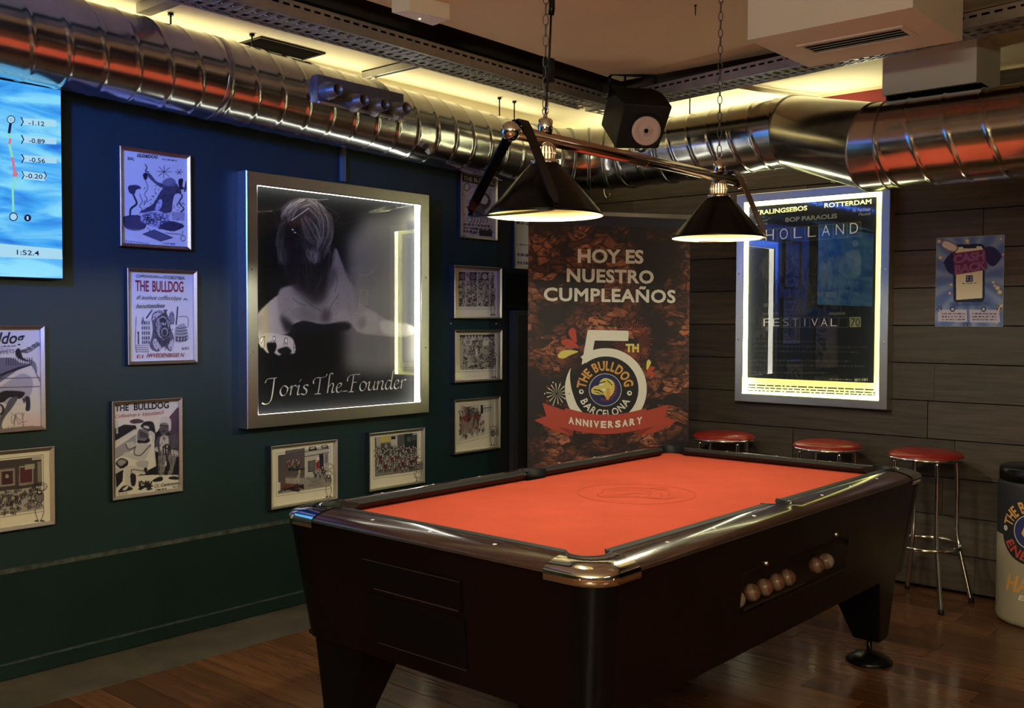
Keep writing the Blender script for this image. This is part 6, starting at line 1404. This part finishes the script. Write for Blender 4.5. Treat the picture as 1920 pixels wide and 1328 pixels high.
MB().wbox(BW, 0, BWd, 1.955, ZT_B - .022, .0012, .0018).build('sky_band', mat('dark_blue_sky_print', (.025, .03, .06), .6), bn)
c = crop(980, 380, 2.71); g = crop(1000, 600, 5.313)
def bpoly(pts, m, d, nm, sm=0, f_=g):
    if sm: pts = smooth(pts, sm, True)
    P_ = [BW.p(*BW.m(*f_(*p_), d), d) for p_ in pts]
    bm = bmesh.new(); off = ORG[bn.name]; vs = [bm.verts.new(p_ - off) for p_ in P_]; bm.faces.new(vs); bm.normal_update(); bmesh.ops.triangulate(bm, faces=bm.faces[:]); me = bpy.data.meshes.new(nm); bm.to_mesh(me); bm.free()
    me.materials.append(MT[m] if isinstance(m, str) else m); o = bpy.data.objects.new(nm, me); COL.objects.link(o); o.parent = bn; ORG[o.name] = ORG[bn.name]; return o
def btext(s, a, b, h, m='ink_white', d=.003, f_=c, sc=2.71, **k): return text(BW, s, f_(*a), f_(*b), h / sc, m, bn, d, **k)
btext('HOY ES', (280, 303), (614, 308), 68, bold=.034); btext('NUESTRO', (224, 400), (666, 410), 66, bold=.034, space=1.06); btext('CUMPLEAÑOS', (110, 497), (774, 508), 66, bold=.034, space=1.06)
# emblem: starburst, numeral, badge, ribbon
sb = MB()
for k in range(44):
    a_ = 2 * PI * k / 44; r0, r1_ = (105, 205) if k % 2 else (105, 180); da = .012
    P_ = [BW.p(*BW.m(*g(985 + r_ * math.cos(a_ + t_), 215 + r_ * math.sin(a_ + t_)), .0022), .0022) for r_, t_ in ((r0 * .6, -da), (r1_, -da * .9), (r1_, da * .9), (r0 * .6, da))]
    sb.add(P_, [(0, 1, 2, 3)])
sb.build('starburst', 'ink_ribbon', bn)
cxg, cyg = 722, 690
bdisc = lambda r_, m, d, nm, n=48, x=None, y=None: bpoly([((cxg if x is None else x) + r_ * math.cos(2 * PI * k / n), (cyg if y is None else y) + r_ * math.sin(2 * PI * k / n) * 1.0) for k in range(n)], m, d, nm)
bdisc(330, 'ink_black', .0026, 'badge_ground')
# numeral 5: bar, stem and open bowl
ring = [(cxg + r_ * math.cos(t_), cyg + r_ * math.sin(t_) * 1.0) for r_, ts in ((405, np.linspace(R2(-112), R2(180 + 32), 60)), (325, np.linspace(R2(180 + 22), R2(-130), 60))) for t_ in ts]
mbr = MB(); n = 70; rows = []
tsr = np.linspace(R2(-128), R2(211), n)
for k, t_ in enumerate(tsr):
    f_ = k / (n - 1); wd_ = 82 * (1 if f_ < .86 else max(.02, 1 - ((f_ - .86) / .14) ** 1.6)) ; r_out = 408 ; r_in = r_out - wd_
    rows.append([BW.p(*BW.m(*g(cxg + r_ * math.cos(t_), cyg + r_ * math.sin(t_)), .003), .003) for r_ in (r_in, r_out)])
mbr.grid(rows, False, False).build('numeral_bowl', 'ink_white', bn)
bpoly([(482, 440), (540, 110), (552, 100), (940, 108), (950, 116), (946, 205), (940, 210), (612, 206), (594, 300), (680, 286), (600, 360), (492, 444)], 'ink_white', .0040, 'numeral_stem')
bdisc(163, 'ink_white', .0032, 'badge_ring', 40, 716, 697); bdisc(158, 'ink_navy', .0034, 'badge_disc', 40, 716, 697)
gx, gy = 716, 697
garc = lambda x, y: BW.p(*BW.m(*g(gx + x, gy - y), .0037), .0037)
arc_text('THE BULLDOG', garc, 196, R2(176), R2(7), 92, 'ink_orange', bn, bold=.035)
arc_text('BARCELONA', garc, 272, R2(203), R2(337), 72, 'ink_white', bn, inward=True, bold=.02)
# generic dog head badge
bpoly([(580, 690), (610, 660), (650, 650), (665, 610), (710, 580), (770, 595), (805, 630), (808, 690), (790, 740), (755, 770), (725, 775), (700, 745), (640, 748), (590, 735), (578, 715)], 'ink_yellow', .0040, 'badge_dog', sm=3)
bpoly([(730, 690), (755, 680), (765, 730), (752, 790), (735, 795), (722, 770), (728, 730)], 'ink_orange', .0043, 'badge_dog_ear', sm=3)
for k, pts in enumerate(([(678, 690), (705, 682), (722, 700), (700, 710)], [(655, 645), (690, 632), (705, 645), (670, 655)])): bpoly(pts, 'ink_white', .0044, 'badge_dog_eye', sm=3)
for pts in ([(600, 690), (660, 695), (700, 725), (696, 732), (650, 706), (600, 700)], [(655, 628), (720, 608), (724, 616), (660, 638)], [(740, 600), (790, 650), (785, 655), (735, 608)], [(590, 715), (640, 722), (690, 740), (640, 732)]): bpoly(pts, 'ink_black', .0046, 'badge_dog_line')
cl = MB()
for k in range(12):
    a_ = R2(-35 + k * 13); x0, y0 = 716 + 98 * math.cos(a_) * .95, 690 + 98 * math.sin(a_); P_ = [BW.p(*BW.m(*g(x, y), .0039), .0039) for x, y in ((x0, y0), (x0 + 34 * math.cos(a_ + .2), y0 + 34 * math.sin(a_ + .2)), (x0 + 12 * math.cos(a_ + 1.5), y0 + 12 * math.sin(a_ + 1.5)))]
    cl.add(P_, [(0, 1, 2)])
cl.build('badge_collar', 'ink_ribbon', bn)
for x in (478, 958): bdisc(24, 'ink_white', .0037, 'badge_paw', 14, x, 716 if x < 700 else 730); bdisc(11, 'ink_black', .0040, 'badge_paw_pad', 12, x + 2, 712 if x < 700 else 728)
# ribbon
bpoly([(90, 825), (320, 905), (400, 1100), (390, 1160), (200, 1100), (10, 1000), (128, 960)], 'ink_ribbon', .0035, 'ribbon_tail'); bpoly([(1345, 845), (1120, 905), (1060, 1060), (1060, 1158), (1250, 1110), (1425, 1008), (1315, 960)], 'ink_ribbon', .0035, 'ribbon_tail')
bpoly([(245, 1062), (400, 1100), (388, 1162)], 'ink_ribbon_dk', .0038, 'ribbon_fold'); bpoly([(1205, 1055), (1030, 1105), (1060, 1158)], 'ink_ribbon_dk', .0038, 'ribbon_fold')
top = [(320 + (1120 - 320) * t_, 878 + 66 * math.sin(PI * t_) + 4 * t_) for t_ in np.linspace(0, 1, 14)]; bot = [(1205 - (1205 - 245) * t_, 1055 + 8 * t_ + 80 * math.sin(PI * t_)) for t_ in np.linspace(0, 1, 14)]
bpoly(top + bot, 'ink_ribbon', .0050, 'ribbon')
s_ = 'ANNIVERSARY'; mb = MB(); LWs = [.35 if ch == 'I' else 1.0 for ch in s_]; tw = sum(LWs) + .28 * 10; LXs = [(sum(LWs[:i]) + .28 * i) / tw for i in range(11)]; LWs = [q_ / tw for q_ in LWs]
for k, ch in enumerate(s_):
    f0 = LXs[k]; f1 = LXs[k] + LWs[k]
    y_ = lambda f_: 1030 + 44 * math.sin(PI * f_); x_ = lambda f_: 350 + 735 * f_
    text(BW, ch, g(x_(f0), y_(f0)), g(x_(f1), y_(f1)), 66 / 5.313, None, None, .0056, bold=.045, mb=mb)
mb.build('lettering', 'ink_white', bn)
btext('TH', (918, 318), (1052, 318), 80, 'ink_yellow', .0045, g, 5.313, bold=.05)
for pts, m_ in (([(350, 130), (375, 85), (415, 90), (428, 150), (430, 225), (380, 190)], 'ink_ribbon'), ([(275, 215), (320, 190), (390, 205), (460, 280), (380, 272), (300, 250)], 'ink_ribbon'), ([(245, 370), (270, 320), (340, 300), (450, 315), (370, 350), (300, 385)], 'ink_yellow'),
                ([(1128, 500), (1130, 420), (1150, 395), (1172, 420), (1160, 460)], 'ink_yellow'), ([(1130, 505), (1170, 465), (1210, 470), (1200, 500), (1160, 510)], 'ink_ribbon'), ([(1130, 512), (1180, 510), (1210, 545), (1180, 565), (1150, 545)], 'ink_ribbon')):
    bpoly(pts, m_, .0034, 'droplet', sm=3)
fb = MB()
for k in range(14):
    a_ = 2 * PI * k / 14 + .1; P_ = [BW.p(*BW.m(*g(235 + r_ * math.cos(a_ + t_), 735 + r_ * math.sin(a_ + t_)), .0030), .0030) for r_, t_ in ((8, 0), (105, -.06), (105, .06))]
    fb.add(P_, [(0, 1, 2)])
fb.build('firework', 'ink_cream', bn)
for k in range(10):
    a_ = 2 * PI * k / 10; bdisc(7, 'ink_white' if k % 2 else 'ink_ribbon', .0031, 'firework_spark', 8, 235 + 122 * math.cos(a_), 735 + 118 * math.sin(a_))

# ================================================================== SCREEN
tv = thing('wall_screen', 'bright blue wall screen showing a race time at the left edge', 'screen', (0, -4.2, 1.57))
q0, q1 = LW.m(117, 178, .06), LW.m(119, 525, .06); ye = (q0[0] + q1[0]) / 2; zb = q1[1]; zt = zb + .76; y0_ = ye - 1.34
MB().wbox(LW, y0_, ye, zb, zt, .012, .056).build('housing', 'black_plastic', tv, bevel=.004)
m = bpy.data.materials.new('screen_picture'); m.use_nodes = True; nt = m.node_tree; N = nt.nodes; Lk = nt.links; b = N['Principled BSDF']; b.inputs['Base Color'].default_value = (0, 0, 0, 1); b.inputs['Roughness'].default_value = .3
tc = N.new('ShaderNodeTexCoord'); mp = N.new('ShaderNodeMapping'); Lk.new(tc.outputs['Object'], mp.inputs[0]); mp.inputs['Scale'].default_value = (1, 1.4, 7); mp.inputs['Rotation'].default_value = (.12, 0, 0)
nz = N.new('ShaderNodeTexNoise'); nz.inputs['Scale'].default_value = 2.2; nz.inputs['Detail'].default_value = 8; nz.inputs['Distortion'].default_value = .6; Lk.new(mp.outputs[0], nz.inputs[0])
cr = N.new('ShaderNodeValToRGB'); cr.color_ramp.elements[0].position = .34; cr.color_ramp.elements[0].color = (.02, .17, .72, 1); cr.color_ramp.elements[1].position = .60; cr.color_ramp.elements[1].color = (.24, .72, 1.0, 1)
e_ = cr.color_ramp.elements.new(.46); e_.color = (.06, .42, .96, 1)
Lk.new(nz.outputs[0], cr.inputs[0]); Lk.new(cr.outputs[0], b.inputs['Emission Color']); b.inputs['Emission Strength'].default_value = .95
MB().wbox(LW, y0_ + .006, ye - .004, zb + .006, zt - .006, .0562, .0575).build('display', m, tv)
c = crop(0, 0, 4.0); h2 = crop(0, 250, 3.32); SD = .0585
def spoly(pts, m, f_, d=SD, nm='screen_graphic'):
    MB().add([LW.p(*LW.m(*f_(*p_), d), d) for p_ in pts], [tuple(range(len(pts)))]).build(nm, m, tv)
def stext(s, a, b, h, f_, sc, m='screen_ink', **k): text(LW, s, f_(*a), f_(*b), h / sc, m, tv, .0595, name='screen_lettering', **k)
for (x, y, s_, fn, sc) in ((215, 945, '-1.12', c, 4.0), (218, 1078, '-0.89', c, 4.0), (220, 1222, '-0.56', c, 4.0)):
    spoly([(x - 55, y - 60), (x + 205, y - 40), (x + 205, y + 5), (x - 50, y - 8)], 'screen_white', c); stext(s_, (x, y - 8), (x + 118, y + 2), 34, fn, sc, bold=.01)
    for k in (0, 1): spoly([(x - 62, y - 65 + k * 33), (x - 52, y - 65 + k * 33), (x - 36, y - 32 - 0), (x - 45, y - 32)] if k == 0 else [(x - 45, y - 32), (x - 36, y - 32), (x - 52, y), (x - 62, y)], 'screen_ink', c, .0596)
spoly([(145, 235), (275, 252), (292, 272), (278, 298), (142, 284)], 'screen_white', h2); stext('-0.20', (160, 278), (265, 284), 28, h2, 3.32, bold=.01)
for sgn, x0 in ((1, 133), (1, 272)): spoly([(x0, 236), (x0 + 6, 236), (x0 + 20, 262), (x0 + 14, 262)], 'screen_ink', h2, .0596); spoly([(x0 + 14, 262), (x0 + 20, 262), (x0 + 8, 286), (x0 + 1, 286)], 'screen_ink', h2, .0596)
spoly([(-300, 660), (385, 722), (390, 785), (-300, 760)], 'screen_white', h2, .0583); stext('1:52.4', (105, 755), (244, 762), 30, h2, 3.32, bold=.01)
tr = [((83, 900), (68, 1000)), ((68, 1000), (78, 1040)), ((78, 1040), (70, 1080)), ((70, 1080), (92, 1180)), ((92, 1180), (112, 1300))]
for k, ((xa, ya), (xb, yb)) in enumerate(tr): spoly([(xa - 10, ya), (xa + 10, ya), (xb + 10, yb), (xb - 10, yb)], ['screen_ink', 'screen_green', 'screen_red', 'screen_green', 'screen_red'][k], c, .0586)
spoly([(92, 265), (104, 265), (90, 340), (78, 340)], 'screen_green', h2, .0586); spoly([(72, 340), (86, 340), (90, 490), (76, 490)], 'screen_green', h2, .0586)
def sdisc(x, y, r, m, f_, d): spoly([(x + r * math.cos(2 * PI * k / 24), y + r * math.sin(2 * PI * k / 24)) for k in range(24)], m, f_, d)
sdisc(83, 897, 31, 'screen_ink', c, .0588); sdisc(83, 897, 25, 'screen_white', c, .0590); stext('C', (74, 907), (94, 909), 20, c, 4.0)
sdisc(84, 520, 27, 'screen_ink', h2, .0588); sdisc(84, 520, 21, 'screen_white', h2, .0590); sdisc(95, 255, 17, 'screen_red', h2, .0590); sdisc(172, 527, 22, 'screen_ink', h2, .0590); stext('1', (166, 538), (178, 539), 22, h2, 3.32, 'screen_white')
